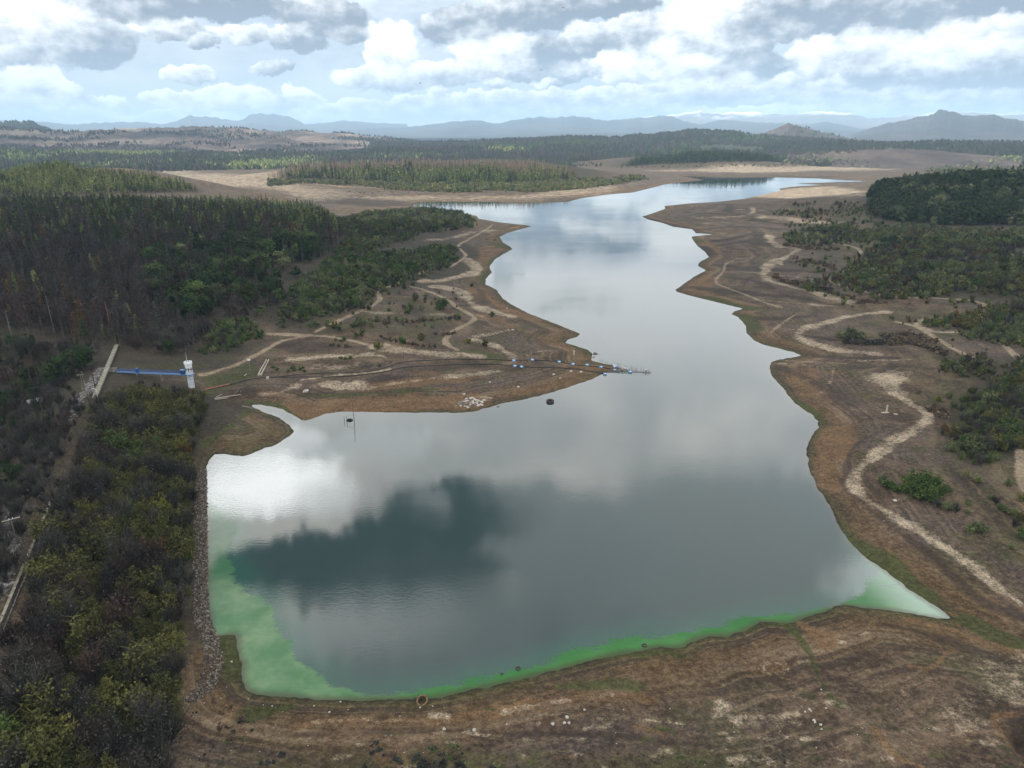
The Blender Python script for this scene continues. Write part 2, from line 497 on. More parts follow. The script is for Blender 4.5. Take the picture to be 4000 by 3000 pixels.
# tracks and pale strands on the spit
paint(T, [(789,1465),(825,1458),(861,1443),(907,1432),(961,1407),(1015,1380),(1045,1362),(1090,1335),(1136,1324),(1190,1312),(1271,1312),(1339,1324),(1407,1339),(1475,1355),(1543,1366),(1633,1373)], 3.0)
paint('sand', [(1475,1352),(1543,1366),(1633,1374),(1723,1381),(1814,1388),(1882,1392)], 8, .95)
paint(T, [(1060,1304),(1120,1306),(1203,1310)], 6)
paint(T, [(1235,1296),(1271,1276),(1325,1253),(1371,1231),(1430,1204),(1475,1181),(1486,1168),(1477,1147),(1493,1127),(1529,1118),(1552,1109),(1554,1097),(1574,1082)], 3.6)
paint('ochre', [(1235,1296),(1271,1280),(1390,1218),(1440,1202)], 5, .8)
paint(T, [(1640,1068),(1665,1056),(1695,1040),(1723,1024)], 4.5)
paint(T, [(1760,1042),(1796,1020),(1825,998),(1803,980),(1788,962),(1803,948),(1854,922),(1897,897),(1922,879)], 3.2)
paint(T, [(1606,1120),(1656,1131),(1705,1149),(1750,1172),(1791,1204),(1836,1226),(1859,1244),(1836,1262),(1791,1283),(1755,1303),(1735,1330),(1746,1348),(1787,1366)], 3.4)
paint('sand', [(1656,1100),(1723,1098),(1769,1085),(1836,1072),(1870,1050),(1830,1010)], 11)
paint('sand', [(1705,1120),(1769,1127),(1814,1149),(1823,1172),(1859,1195),(1904,1213),(1995,1235)], 11)
paint('sand', [(1136,1401),(1226,1394),(1316,1389),(1384,1391),(1434,1385)], 6, .9)
paint('sand', [(1434,1384),(1488,1388),(1511,1396),(1490,1402)], 1.8, .8)
paint('sand', [(1181,1484),(1316,1466),(1430,1457),(1520,1443)], 2.4, .9)
paint('sand', [(1226,1502),(1287,1490),(1388,1490),(1441,1502),(1421,1527),(1307,1523)], None, .95)
paint('sand', [(1449,1514),(1551,1494),(1673,1482),(1795,1470),(1860,1463),(1944,1450)], 5, .75)
paint('ochre', [(1449,1518),(1551,1500),(1673,1488),(1795,1478),(1860,1468)], 9, .9)
paint('sand', [(1020,1539),(1060,1541),(1103,1530),(1152,1508)], 6, .8)
paint('sand', [(1842,1325),(1944,1352),(2005,1390)], 6, .8)
paint('sand', [(1863,1313),(1930,1302),(1985,1288)], 4.5, .75)
paint('sand', [(2054,1382),(2100,1372),(2148,1370)], 6, .45)
paint('sand', [(1360,1215),(1500,1222),(1640,1228),(1780,1228)], 9, .4)
paint('sand', [(1240,1430),(1340,1440),(1400,1425)], 6, .45)
paint('grass', [(790,1480),(900,1440),(980,1412),(1010,1430),(970,1500),(860,1530),(790,1535)], None, .75)
paint('grass', [(961,1569),(1042,1578),(1103,1594),(1170,1636)], 4, 1)
paint('grass', [(1164,1551),(1266,1544),(1409,1540),(1510,1531),(1592,1527),(1700,1520)], 3.2, .8)
paint('mud', [(1164,1549),(1266,1541),(1409,1536),(1510,1527),(1640,1520)], 4.5, .6)
paint('mud', [(1420,1470),(1520,1465),(1640,1468),(1560,1485),(1450,1500)], None, .7)
paint('mud', [(880,1520),(960,1510),(1030,1520),(1000,1560),(900,1560)], None, .8)
paint('mud', [(1100,1330),(1200,1322),(1330,1345),(1290,1375),(1150,1385),(1080,1365)], None, .55)
paint('ochre', [(1060,1580),(1300,1560),(1560,1545),(1750,1540),(1900,1560),(1950,1578),(1850,1608),(1590,1613),(1330,1606),(1190,1640)], None, .9)
paint('ochre', [(1950,1520),(2150,1500),(2300,1470),(2330,1470),(2160,1528),(2020,1566)], None, .6)
paint('ochre', [(2190,1430),(2300,1432),(2400,1440)], 9, .8)
paint('mud', [(1560,1440),(1700,1420),(1900,1420),(2100,1425),(2050,1445),(1800,1450),(1600,1462)], None, .45)
paint('ochre', [(1630,1452),(1680,1455),(1700,1462)], 7, .7)
paint('ochre', [(1880,1230),(2060,1300),(2200,1345),(2290,1395)], 12, .6)
paint('grass', [(1830,1340),(1860,1380),(1930,1400)], 14, .4)
paint('grass', [(2030,1300),(2060,1272)], 8, .5)
paint('grass', [(2205,1335),(2240,1352),(2300,1380)], 5, .8)
paint('grass', [(1940,950),(1960,965)], 14, .9)
paint('grass', [(1930,1010),(1900,1060),(1890,1100)], 7, .7)
paint('mud', [(1850,1100),(1880,1140),(1900,1180)], 6, .5)
paint('ochre', [(1840,1130),(1900,1160),(1960,1200),(2060,1240)], 16, .7)
paint('ochre', [(1900,960),(1900,1000),(1880,1050)], 18, .6)
paint('ochre', [(1740,895),(1800,882),(1850,878)], 14, .8)
paint('sand', [(1660,940),(1760,930),(1850,905),(1930,900)], 12, .55)
paint('mud', [(1640,800),(1300,775),(1220,770),(1300,795),(1500,808)], None, .8)
paint('sand', [(1700,900),(1800,905),(1900,910)], 20, .3)
# right bank
paint('sand', [(3605,1653),(3567,1680),(3497,1718),(3421,1772),(3372,1821),(3339,1864),(3339,1902),(3366,1940),(3415,1973),(3470,2000),(3540,2049),(3605,2081),(3659,2119),(3768,2186),(3876,2279),(3985,2360)], 4.4, .85)
paint('sand', [(3388,1457),(3470,1449),(3551,1457),(3545,1490),(3507,1517),(3540,1560),(3470,1544),(3421,1512),(3388,1484)], None, .8)
paint('sand', [(3497,1539),(3551,1577),(3600,1600),(3632,1625),(3620,1650)], 4.5, .85)
paint('sand', [(3120,1300),(3200,1345),(3330,1400),(3440,1372)], 3, .2)
paint('mud', [(3486,1658),(3415,1690),(3345,1734),(3312,1783),(3304,1842),(3318,1897),(3361,1956),(3442,2027),(3524,2086),(3632,2152),(3714,2241),(3822,2344),(3985,2409)], 3.4, .6)
paint('mud', [(3290,1510),(3400,1600),(3480,1640),(3560,1620)], 5, .4)
paint('mud', [(3280,1440),(3420,1430),(3600,1432)], 5, .5)
paint('grass', [(3330,1418),(3450,1425),(3580,1432)], 6, .4)
paint('ochre', [(3160,1760),(3190,1700),(3260,1660),(3330,1660),(3320,1730),(3260,1800),(3290,1900),(3250,1960),(3190,1880)], None, .9)
paint('ochre', [(3050,1480),(3110,1420),(3200,1440),(3250,1560),(3180,1590)], None, .55)
paint('sand', [(3100,1412),(3160,1432),(3220,1420),(3260,1450),(3240,1500)], 1.6, .5)
paint('sand', [(3240,1510),(3190,1540),(3190,1570)], 1.6, .4)
paint('sand', [(3470,1218),(3340,1229),(3232,1258),(3131,1287),(3109,1309),(3159,1338),(3268,1367),(3413,1381)], 6, .85)
paint('sand', [(3116,976),(3080,998),(3015,1020),(2979,1070),(3000,1099),(3087,1121),(3181,1142),(3320,1180)], 8, .8)
paint('sand', [(3051,1034),(3040,1022),(3075,1000)], 5, .8)
paint(T, [(2940,812),(2945,824),(2936,834)], 8, .9)
paint('sand', [(3000,918),(3022,954),(3060,966),(3109,969)], 9, .7)
paint('sand', [(3000,848),(3087,853),(3181,871),(3304,868)], 20, .7)
paint('sand', [(2921,763),(3051,737),(3268,727),(3355,741),(3441,766),(3268,777),(3087,774)], None, .9)
paint('sand', [(2720,850),(2850,850),(2960,840)], 16, .4)
paint(T, [(3333,1027),(3347,1005),(3366,985),(3350,970),(3300,955),(3240,950)], 4)
paint(T, [(3232,1085),(3253,1106),(3340,1132),(3449,1153),(3557,1164),(3702,1164),(3832,1179),(3854,1200),(3839,1244),(3839,1273),(3883,1309),(3926,1352),(3970,1392),(4010,1440)], 3.6)
paint(T, [(3507,1258),(3586,1276),(3644,1312),(3702,1352),(3774,1388),(3830,1400)], 3.2)
paint('sand', [(3659,1244),(3586,1251),(3579,1272),(3644,1300),(3745,1298)], 5, .85)
paint(T, [(3985,1760),(3985,1804),(3980,1842),(3998,1897),(4020,1930)], 3)
paint(T, [(2870,1016),(2834,1027),(2827,1063),(2791,1092),(2805,1114),(2870,1135),(2979,1179),(3051,1200)], 3, .75)
paint(T, [(3109,1229),(3051,1265),(3008,1302)], 2.4, .6)
paint('ochre', [(2660,1120),(2720,1085),(2780,1060),(2830,1100),(2780,1150)], None, .7)
paint('ochre', [(2700,930),(2790,960),(2810,1000)], 18, .6)
paint('mud', [(2776,803),(2820,797),(2860,800),(2834,831),(2906,839)], 14, .9)
paint('mud', [(2942,860),(3051,875),(3123,878)], 14, .8)
paint('mud', [(2805,940),(2863,933),(2979,897),(2940,950),(3000,955)], 13, .85)
paint('mud', [(2530,855),(2617,878),(2689,890),(2762,911)], 12, 1)
paint('mud', [(2740,965),(2760,985),(2791,994)], 12, 1)
paint('mud', [(2848,1052),(3015,1056),(3123,1059)], 9, .9)
paint('mud', [(2960,1120),(3100,1160),(3300,1200)], 7, .5)
paint('mud', [(2900,1260),(3000,1330),(3100,1370),(3300,1395)], 6, .4)
paint('mud', [(3674,1389),(3743,1410),(3851,1436),(3880,1461),(3815,1486),(3706,1476),(3797,1461),(3743,1447),(3688,1418)], None, 1.0)
paint('mud', [(3674,1400),(3760,1430),(3860,1470)], 9, 1.0)
paint('grass', [(3101,1560),(3171,1604),(3215,1647)], 3, 1)
paint('grass', [(3280,2060),(3334,2120),(3361,2140),(3470,2205),(3578,2285),(3640,2330)], 6.5, .9)
paint('grass', [(3779,2425),(3849,2469),(3958,2512)], 4.5, 1)
paint('grass', [(2762,1163),(2805,1172),(2900,1200),(2960,1205)], 8, .9)
paint('grass', [(2906,1236),(2930,1258),(2945,1290)], 8, .9)
paint('grass', [(2711,927),(2740,945)], 10, 1)
paint('grass', [(3051,1209),(2900,1212)], 7, .6)
for L_, w_, k_ in [([(2700,830),(2830,838),(2960,845)], 11, .9), ([(2740,897),(2900,885),(3060,896),(3180,900)], 13, .85), ([(2800,958),(2950,940),(3080,925),(3200,930)], 10, .8), ([(2790,1035),(2900,1045),(3050,1050),(3200,1062)], 9, .9),
                   ([(2850,1085),(2950,1095),(3010,1125)], 8, .7), ([(2700,1122),(2850,1142),(3000,1152),(3150,1165)], 10, .7), ([(2950,1242),(3050,1246),(3150,1236)], 8, .7), ([(3150,1312),(3300,1334),(3420,1330)], 5, .8), ([(3050,1440),(3200,1500),(3330,1580)], 8, .55),
                   ([(3180,1392),(3350,1402),(3500,1398)], 4, .8), ([(3350,1440),(3480,1428),(3640,1440)], 4, .6), ([(2600,880),(2680,900),(2720,912)], 12, .9), ([(2640,815),(2750,812),(2880,822)], 9, .5)]:
    paint('mud', L_, w_, k_)
for L_, w_, k_ in [([(2650,838),(2850,815),(3000,825)], 6, .5), ([(2760,872),(2900,866),(3000,872)], 7, .55), ([(2830,922),(2980,908),(3100,912)], 7, .5), ([(2800,1012),(2900,1008),(3000,1012)], 5, .45), ([(2900,1062),(3000,1072),(3100,1080),(3180,1092)], 5, .5), ([(2960,1172),(3100,1182),(3250,1195)], 5, .5), ([(3000,1402),(3140,1412),(3300,1420)], 3.5, .5), ([(3350,1410),(3480,1408),(3560,1404)], 3, .6)]:
    paint('sand', L_, w_, k_)
paint('grass', [(1690,480),(1900,440),(1920,530),(1780,600),(1850,660),(2120,650),(2230,660),(2230,780),(2050,720),(1900,700),(1760,640),(1700,540)], None, .45, unit=D)
paint('grass', [(1950,760),(2100,760),(2230,800),(2230,1200),(2100,1150),(1990,1050),(1960,900)], None, .35, unit=D)
# near ground along the lower edge
paint('ochre', [(1144,2842),(1225,2821),(1361,2807),(1497,2815),(1659,2815),(1768,2804),(1876,2788)], 1.8, 1)
paint('sand', [(1225,2821),(1361,2808),(1497,2815),(1659,2815)], 1.1, .45)
paint('ochre', [(1930,2792),(2039,2761),(2096,2740),(2217,2735),(2386,2713),(2482,2721),(2540,2735)], 2.4, 1)
paint('sand', [(1958,2785),(2039,2763),(2217,2737),(2386,2715)], 1.3, .5)
paint('sand', [(2048,2803),(2100,2795),(2193,2788)], .9, .7)
paint('sand', [(2337,2807),(2530,2812),(2675,2827)], .8, .6)
paint('ochre', [(2482,2841),(2579,2858),(2600,2880)], 1.8, .9)
paint('sand', [(2790,2735),(2870,2760),(2850,2810),(2790,2800)], None, .62)
paint('sand', [(2790,2860),(2840,2850),(2860,2880),(2810,2890)], None, .5)
paint('sand', [(2860,2808),(3000,2802),(3117,2788)], 1.5, .55)
paint('sand', [(2880,2830),(3000,2824),(3060,2832)], 1.8, .45)
paint('sand', [(2900,2885),(2960,2870),(3110,2880),(3000,2900)], None, .6)
paint('sand', [(2900,2960),(3000,2950),(3090,2975),(3000,2998)], None, .75)
paint('ochre', [(2870,2580),(2960,2560),(3100,2580),(3060,2650),(2940,2640)], None, .6)
paint('ochre', [(3130,2440),(3200,2470),(3225,2520)], 3.5, .8)
paint('sand', [(3822,2751),(3795,2561),(4050,2540),(4050,2760)], None, .38)
paint('sand', [(3551,2886),(3686,2850),(3640,2760),(3780,2700),(3900,2900)], None, .4)
paint('ochre', [(3560,2600),(3640,2620),(3690,2560),(3720,2530)], 2.2, .8)
paint('ochre', [(4010,2789),(3940,2790),(3876,2800),(3893,2849),(3985,2968),(4020,3010)], 1.3, 1)
paint('mud', [(3909,2816),(4060,2802),(4060,3000),(3990,2960)], None, 1)
paint('ochre', [(3415,2843),(3453,2897),(3497,2962),(3605,2995)], 1.4, 1)
paint('ochre', [(3551,2425),(3714,2453),(3822,2507),(3931,2539),(4030,2570)], 2.4, 1)
paint('ochre', [(3640,2380),(3740,2400),(3850,2470),(4000,2530)], 2.4, .7)
paint('mud', [(3450,2440),(3600,2470),(3760,2530),(3940,2590)], 4, .6)
paint('grass', [(3084,2453),(3144,2512),(3182,2588),(3193,2642),(3236,2707),(3280,2751)], 2.4, .85)
paint('grass', [(985,2790),(1063,2770),(1130,2760)], 5, 1)
paint('grass', [(2193,2682),(2337,2673),(2506,2682)], 4, .7)
paint('grass', [(2500,2560),(2580,2545),(2660,2560)], 2.6, .9)
paint('grass', [(2930,2458),(3010,2440),(3080,2442)], 1.8, .8)
paint('grass', [(870,2500),(900,2560),(900,2640)], 7, .75)
paint('mud', [(2000,2870),(2193,2861),(2386,2875),(2579,2899),(2771,2914)], 1.8, .55)
paint('mud', [(1100,2870),(1400,2855),(1800,2850),(2000,2870)], 1.6, .5)
paint('grass', [(1100,2960),(1500,2905),(2100,2900),(2900,2950),(3100,3060),(1000,3060)], None, .5)
paint('ochre', [(1480,2960),(1560,2930),(1640,2960),(1600,3020),(1480,3020)], None, .8)
for _ in range(150):                         # tussocks and bare spots on the near bank
    x, y = rng.uniform(900, 4000), rng.uniform(2740, 3020)
    if y < 2740 + max(0, 350 - (x - 900) * .4):
        continue
    dx = rng.uniform(12, 70)
    paint(rng.choice(['sand', 'mud', 'grass', 'ochre'], p=[.36, .34, .14, .16]), [(x, y), (x + dx, y + rng.uniform(-8, 8))], rng.uniform(.5, 1.5), rng.uniform(.3, .75), soft=1)
for _ in range(110):
    x, y = rng.uniform(2700, 4000), rng.uniform(2440, 2900)
    if y < 2440 + max(0, (3300 - x) * .25):
        continue
    dx = rng.uniform(10, 60)
    paint(rng.choice(['sand', 'mud', 'ochre', 'grass']), [(x, y), (x + dx, y + rng.uniform(-16, 16))], rng.uniform(.4, 1.3), rng.uniform(.2, .55), soft=1)
for cx, cy, rx, ry, k in [(3022, 2608, 60, 28, .8), (3022, 2608, 40, 18, .8), (3005, 2580, 95, 45, .4)]:
    t = np.linspace(.6 if k < .5 else 0, 3.4 if k < .5 else 6.3, 26)
    paint('sand', np.stack([cx + rx * np.cos(t), cy + ry * np.sin(t)], -1), .35, k, soft=1)
# rubble strewn on the dry side of the dam, pale worn crest
paint('stone', [(352,1510),(328,1545),(312,1558),(283,1603),(255,1626),(267,1644),(249,1687)], 1.8, 1)
paint('stone', [(400,1440),(384,1466),(362,1490),(340,1530)], 4, .75)
paint('stone', [(0,1990),(70,1990),(100,2060),(60,2160),(0,2330)], None, .5)
paint('litter', [(390,1450),(330,1590),(200,1850),(60,2180),(-60,2480),(-200,2480),(-100,2100),(120,1700),(300,1480)], None, .8)
paint('stone', [(200,1760),(160,1860),(120,1930)], 2.2, .5)
paint('litter', [(450,1395),(800,1385),(1000,1335),(1050,1330),(900,1440),(700,1475),(480,1475)], None, .75)
paint('grass', [(480,1420),(800,1400),(980,1350),(960,1390),(800,1440),(500,1470)], None, .5)
paint('litter', [(480,1480),(740,1480),(960,1540),(1000,1600),(900,1720),(780,1780),(740,1600)], None, .7)
paint('grass', [(790,1740),(880,1690),(980,1600)], 4, .9)
paint('grass', [(880,1700),(960,1640),(1080,1640),(1120,1690),(1000,1750),(900,1770)], None, .4)
paint('grass', [(1100,1270),(1300,1230),(1500,1200),(1750,1180),(1830,1240),(1700,1310),(1300,1300)], None, .42)
paint('grass', [(1790,1366),(1880,1372),(1930,1392)], 9, .7)
for _ in range(60):                          # faded grass and old wheel marks over the open banks
    x, y = [(rng.uniform(1150, 2150), rng.uniform(1130, 1560)), (rng.uniform(2750, 3500), rng.uniform(900, 1650))][_ % 2]
    dx = rng.uniform(20, 120) * (.4 + (y - 800) / 1200)
    paint(rng.choice(['sand', 'mud', 'grass', 'ochre']), [(x, y), (x + dx * .5, y + rng.uniform(-6, 6)), (x + dx, y + rng.uniform(-8, 8))], rng.uniform(1.5, 5), rng.uniform(.3, .7), soft=1)
# far flats
paint('sand', [(640,662),(1010,680),(1200,716),(1300,765),(1200,775),(950,735),(760,705)], None, .7)
paint('mud', [(1180,740),(1300,752),(1600,795),(1300,798),(1150,770)], None, .7)
paint('sand', [(1300,772),(1800,774),(2150,772),(2400,738),(2500,716),(2300,732),(2000,762),(1500,762)], None, .6)
paint('grass', [(1050,720),(1500,745),(2000,745),(2400,715),(2300,700),(1500,735)], None, .45)
paint('ochre', [(1500,765),(2000,775),(2300,755),(2480,735)], 16, .8)
paint(T, [(950,685),(1120,705),(1300,725),(1500,737),(1700,738)], 7)
paint(T, [(2100,735),(2230,722),(2300,715)], 8, .8)
paint('sand', [(2540,665),(3000,650),(3600,632),(3700,650),(3300,668),(2900,672)], None, .9)
paint('sand', [(3000,640),(3300,630),(3640,628),(3600,645),(3200,652)], None, .6)
paint('mud', [(2700,684),(3000,686),(3250,690)], 24, .7)
# forest floor
for pg in ([(-60,500),(0,470),(700,470),(760,520),(640,640),(560,700),(440,765),(255,745),(205,860),(60,1140),(-60,1400)],
           [(700,465),(1030,470),(1000,560),(840,640),(660,690),(600,680)],
           [(-60,365),(200,365),(430,410),(0,425),(-60,430)],
           [(575,388),(1250,392),(1250,350),(640,355)],
           [(1330,358),(1720,354),(1715,335),(1350,340)],
           [(1880,415),(1900,480),(2060,495),(2280,495),(2280,370),(2000,380)],
           [(1820,620),(1900,525),(2000,500),(2280,500),(2280,650),(2000,650)],
           [(2030,900),(2130,800),(2280,740),(2280,1000),(2080,1000)],
           [(215,870),(440,850),(425,990),(424,1250),(400,1370),(410,1480),(360,1600),(-60,1700),(-60,1470)]):
    paint('litter', pg, None, .95, unit=D)

# rock and clay steps along the old water marks are read from the distance to the water
mesh_g = bpy.data.meshes.new("ground")
nr, nc = AZ.shape
verts = np.concatenate([GP, H[:, None]], 1).astype(np.float32)
ii, jj = np.meshgrid(np.arange(nr - 1), np.arange(nc - 1), indexing='ij')
q = (ii * nc + jj).ravel()
faces = np.stack([q, q + nc, q + nc + 1, q + 1], -1)


def fill_mesh(me, verts, faces, smooth=True):
    """faces: list of integer arrays, each n x 3 or n x 4"""
    if isinstance(faces, np.ndarray):
        faces = [faces]
    faces = [np.asarray(f, np.int32) for f in faces if len(f)]
    nl = sum(f.size for f in faces); nf = sum(len(f) for f in faces)
    me.vertices.add(len(verts))
    me.vertices.foreach_set('co', np.asarray(verts, np.float32).ravel())
    me.loops.add(nl)
    me.loops.foreach_set('vertex_index', np.concatenate([f.ravel() for f in faces]).astype(np.int32))
    me.polygons.add(nf)
    tot = np.concatenate([np.full(len(f), f.shape[1], np.int32) for f in faces])
    me.polygons.foreach_set('loop_start', np.concatenate([[0], np.cumsum(tot)[:-1]]).astype(np.int32))
    me.polygons.foreach_set('use_smooth', np.full(nf, smooth))
    me.update(calc_edges=True)


def add_attr(me, name, data):
    a = me.attributes.new(name, 'FLOAT', 'POINT')
    a.data.foreach_set('value', np.asarray(data, np.float32))


fill_mesh(mesh_g, verts, faces[:, ::-1])
for k, v in CH.items():
    add_attr(mesh_g, k, v)
add_attr(mesh_g, 'shore', np.clip(DS, -50, 400))


def material(name):
    m = bpy.data.materials.new(name)
    m.use_nodes = True
    t = m.node_tree
    for n in list(t.nodes):
        t.nodes.remove(n)
    N = NT(t)
    b = N.node('ShaderNodeBsdfPrincipled')
    o = N.node('ShaderNodeOutputMaterial')
    t.links.new(b.outputs[0], o.inputs[0])
    b.inputs['Specular IOR Level'].default_value = 0.15
    b.inputs['Roughness'].default_value = 0.9
    return m, N, b


SOIL_K = 1.0
m_ground, N, b = material("bare_ground")
pos = N.node('ShaderNodeNewGeometry').outputs['Position']
n_big = N.noise(pos, 0.012, 5, 0.6)
n_mid = N.noise(pos, 0.09, 5, 0.62)
n_sm = N.noise(pos, 0.55, 6, 0.68)
n_fine = N.noise(pos, 2.2, 5, 0.75)
n_pat = N.noise(pos, 0.032, 6, 0.66)
soil = N.mix(N.smooth(n_mid, 0.40, 0.60), (0.066, 0.046, 0.033), (0.132, 0.092, 0.062))
soil = N.mix(N.smooth(n_big, 0.42, 0.6), soil, (0.100, 0.078, 0.070))
soil = N.mix(N.math('MULTIPLY', N.smooth(n_pat, 0.50, 0.62), 0.7), soil, (0.072, 0.070, 0.034))
soil = N.mix(N.math('MULTIPLY', N.smooth(n_pat, 0.47, 0.36), 0.6), soil, (0.165, 0.125, 0.088))
soil = N.mix(N.math('MULTIPLY', N.smooth(n_sm, 0.50, 0.62), 0.42), soil, (0.21, 0.160, 0.105))
soil = N.mix(N.math('MULTIPLY', N.smooth(n_sm, 0.48, 0.36), 0.55), soil, (0.040, 0.031, 0.024))
soil = N.mix(N.math('MULTIPLY', N.smooth(N.noise(pos, 0.16, 6, 0.7), 0.53, 0.63), 0.55), soil, (0.056, 0.066, 0.024))
sh = N.attr('shore')
shn = N.math('MULTIPLY_ADD', N.math('SUBTRACT', n_mid, 0.5), 10.0, sh)
# strandlines: the band next to the water is ochre with green flecks, then rings of old water marks
near_b = N.smooth(shn, 22.0, 8.0)
soil = N.mix(N.math('MULTIPLY', near_b, 0.75), soil, N.mix(N.smooth(n_sm, 0.4, 0.65), (0.11, 0.067, 0.032), (0.17, 0.115, 0.058)))
grn = N.math('MULTIPLY', N.smooth(N.math('MULTIPLY_ADD', n_sm, 9.0, sh), 10.5, 4.0), 0.72)
soil = N.mix(grn, soil, (0.055, 0.070, 0.022))
rings = N.noise(N.node('ShaderNodeCombineXYZ').outputs[0], 1, 1)
cx = N.node('ShaderNodeCombineXYZ')
N.put(cx.inputs[0], N.math('MULTIPLY_ADD', N.math('SUBTRACT', n_mid, 0.5), 2.2, sh))
N.put(cx.inputs[1], N.math('MULTIPLY', n_big, 3.0))
rings = N.noise(cx.outputs[0], 0.55, 5, 0.7)
rings2 = N.noise(cx.outputs[0], 0.14, 4, 0.6)
fade = N.smooth(N.noise(pos, 0.022, 4, 0.6), 0.40, 0.60, 0.18, 1.0)
soil = N.mix(N.math('MULTIPLY', N.smooth(rings2, 0.50, 0.60), N.math('MULTIPLY', N.smooth(sh, 150.0, 40.0), N.math('MULTIPLY', fade, 0.62))), soil, (0.21, 0.160, 0.110))
soil = N.mix(N.math('MULTIPLY', N.smooth(rings2, 0.48, 0.39), N.math('MULTIPLY', N.smooth(sh, 170.0, 40.0), N.math('MULTIPLY', fade, 0.62))), soil, (0.050, 0.038, 0.034))
ring_w = N.math('MULTIPLY', N.smooth(sh, 90.0, 25.0), N.smooth(sh, 0.3, 3.0))
soil = N.mix(N.math('MULTIPLY', N.smooth(rings, 0.51, 0.61), N.math('MULTIPLY', ring_w, N.math('MULTIPLY', fade, 0.5))), soil, (0.23, 0.175, 0.115))
soil = N.mix(N.math('MULTIPLY', N.smooth(rings, 0.48, 0.39), N.math('MULTIPLY', ring_w, N.math('MULTIPLY', fade, 0.5))), soil, (0.042, 0.031, 0.026))
wet = N.smooth(N.math('MULTIPLY_ADD', n_sm, 0.8, sh), 1.3, 0.5)
soil = N.mix(N.math('MULTIPLY', wet, 0.8), soil, (0.035, 0.033, 0.022))


nz_mix = N.math('ADD', N.math('MULTIPLY', n_sm, 0.45), N.math('ADD', N.math('MULTIPLY', n_mid, 0.35), N.math('MULTIPLY', n_fine, 0.20)))


def masked(base, ch, colour, edge=2.2, lo=.20, hi=.80, nz=None, k=1.0):
    """colour where the painted weight, broken up by noise, is high"""
    a_ = N.attr(ch)
    m = N.math('MULTIPLY_ADD', N.math('MULTIPLY', N.math('SUBTRACT', nz or nz_mix, 0.5), edge), N.math('MULTIPLY_ADD', N.math('ABSOLUTE', N.math('SUBTRACT', a_, 0.5)), -0.7, 1.0), a_)
    f = N.math('MULTIPLY', N.smooth(m, lo, hi), N.smooth(a_, 0.0, 0.15))
    return N.mix(N.math('MULTIPLY', f, k), base, colour)


soil = masked(soil, 'litter', N.mix(nz_mix, (0.020, 0.019, 0.013), (0.085, 0.074, 0.052)))
soil = masked(soil, 'ochre', N.mix(nz_mix, (0.085, 0.052, 0.028), (0.26, 0.165, 0.088)), k=.85)
soil = masked(soil, 'mud', N.mix(n_mid, (0.020, 0.016, 0.015), (0.055, 0.041, 0.035)), 1.6, .15, .75, k=.72)
soil = masked(soil, 'grass', N.mix(n_sm, (0.025, 0.042, 0.011), (0.090, 0.100, 0.032)), k=.85)
soil = masked(soil, 'sand', N.mix(N.smooth(nz_mix, .36, .62), (0.17, 0.135, 0.098), (0.47, 0.40, 0.30)), 2.6, .15, .95, k=.92)
soil = masked(soil, 'stone', N.mix(N.smooth(n_fine, .42, .62), (0.05, 0.045, 0.045), (0.36, 0.34, 0.32)), 3.0)
soil = masked(soil, 'track', N.mix(nz_mix, (0.17, 0.133, 0.095), (0.46, 0.38, 0.275)), 1.8, .2, .85, k=.9)
soil = N.mix(N.smooth(n_fine, 0.40, 0.60, 0.40, -0.10), soil, (0.020, 0.017, 0.015))
# beyond the valley floor: dark plantations and brown clearings
rad = N.vmath('LENGTH', pos)
farw = N.smooth(rad, 2300.0, 3000.0)
far_n = N.noise(pos, 0.0016, 6, 0.65)
farc = N.ramp(far_n, [(0.30, (0.018, 0.026, 0.014)), (0.46, (0.030, 0.034, 0.020)), (0.55, (0.085, 0.062, 0.050)), (0.62, (0.16, 0.13, 0.09)), (0.70, (0.040, 0.055, 0.022))])
soil = N.mix(N.math('MULTIPLY', farw, N.math('SUBTRACT', 1.0, N.attr('sand'))), soil, farc)
N.put(b.inputs['Base Color'], soil)
grain = N.math('MULTIPLY_ADD', N.smooth(N.noise(pos, 0.8, 4, 0.7), 0.36, 0.64), 0.75, N.math('MULTIPLY', N.smooth(n_mid, 0.38, 0.62), 0.30))
gcol = N.node('ShaderNodeCombineXYZ')
for i_, g_ in enumerate((0.50, 0.46, 0.42)):
    N.put(gcol.inputs[i_], N.math('MULTIPLY_ADD', grain, 0.62, g_))
soil = N.mix(1.0, soil, gcol.outputs[0], 'MULTIPLY')
N.put(b.inputs['Base Color'], soil)
bmp = N.node('ShaderNodeBump')
bmp.inputs['Strength'].default_value = 0.55
bmp.inputs['Distance'].default_value = 0.5
N.put(bmp.inputs['Height'], N.math('ADD', n_sm, N.math('MULTIPLY', n_fine, 0.4)))
N.put(b.inputs['Normal'], bmp.outputs[0])
mesh_g.materials.append(m_ground)
ground = bpy.data.objects.new("ground", mesh_g)
col.objects.link(ground)
ground['kind'] = 'structure'
ground['label'] = "brown drying reservoir bed and banks with pale sand bands and dirt tracks"
ground['category'] = "ground"

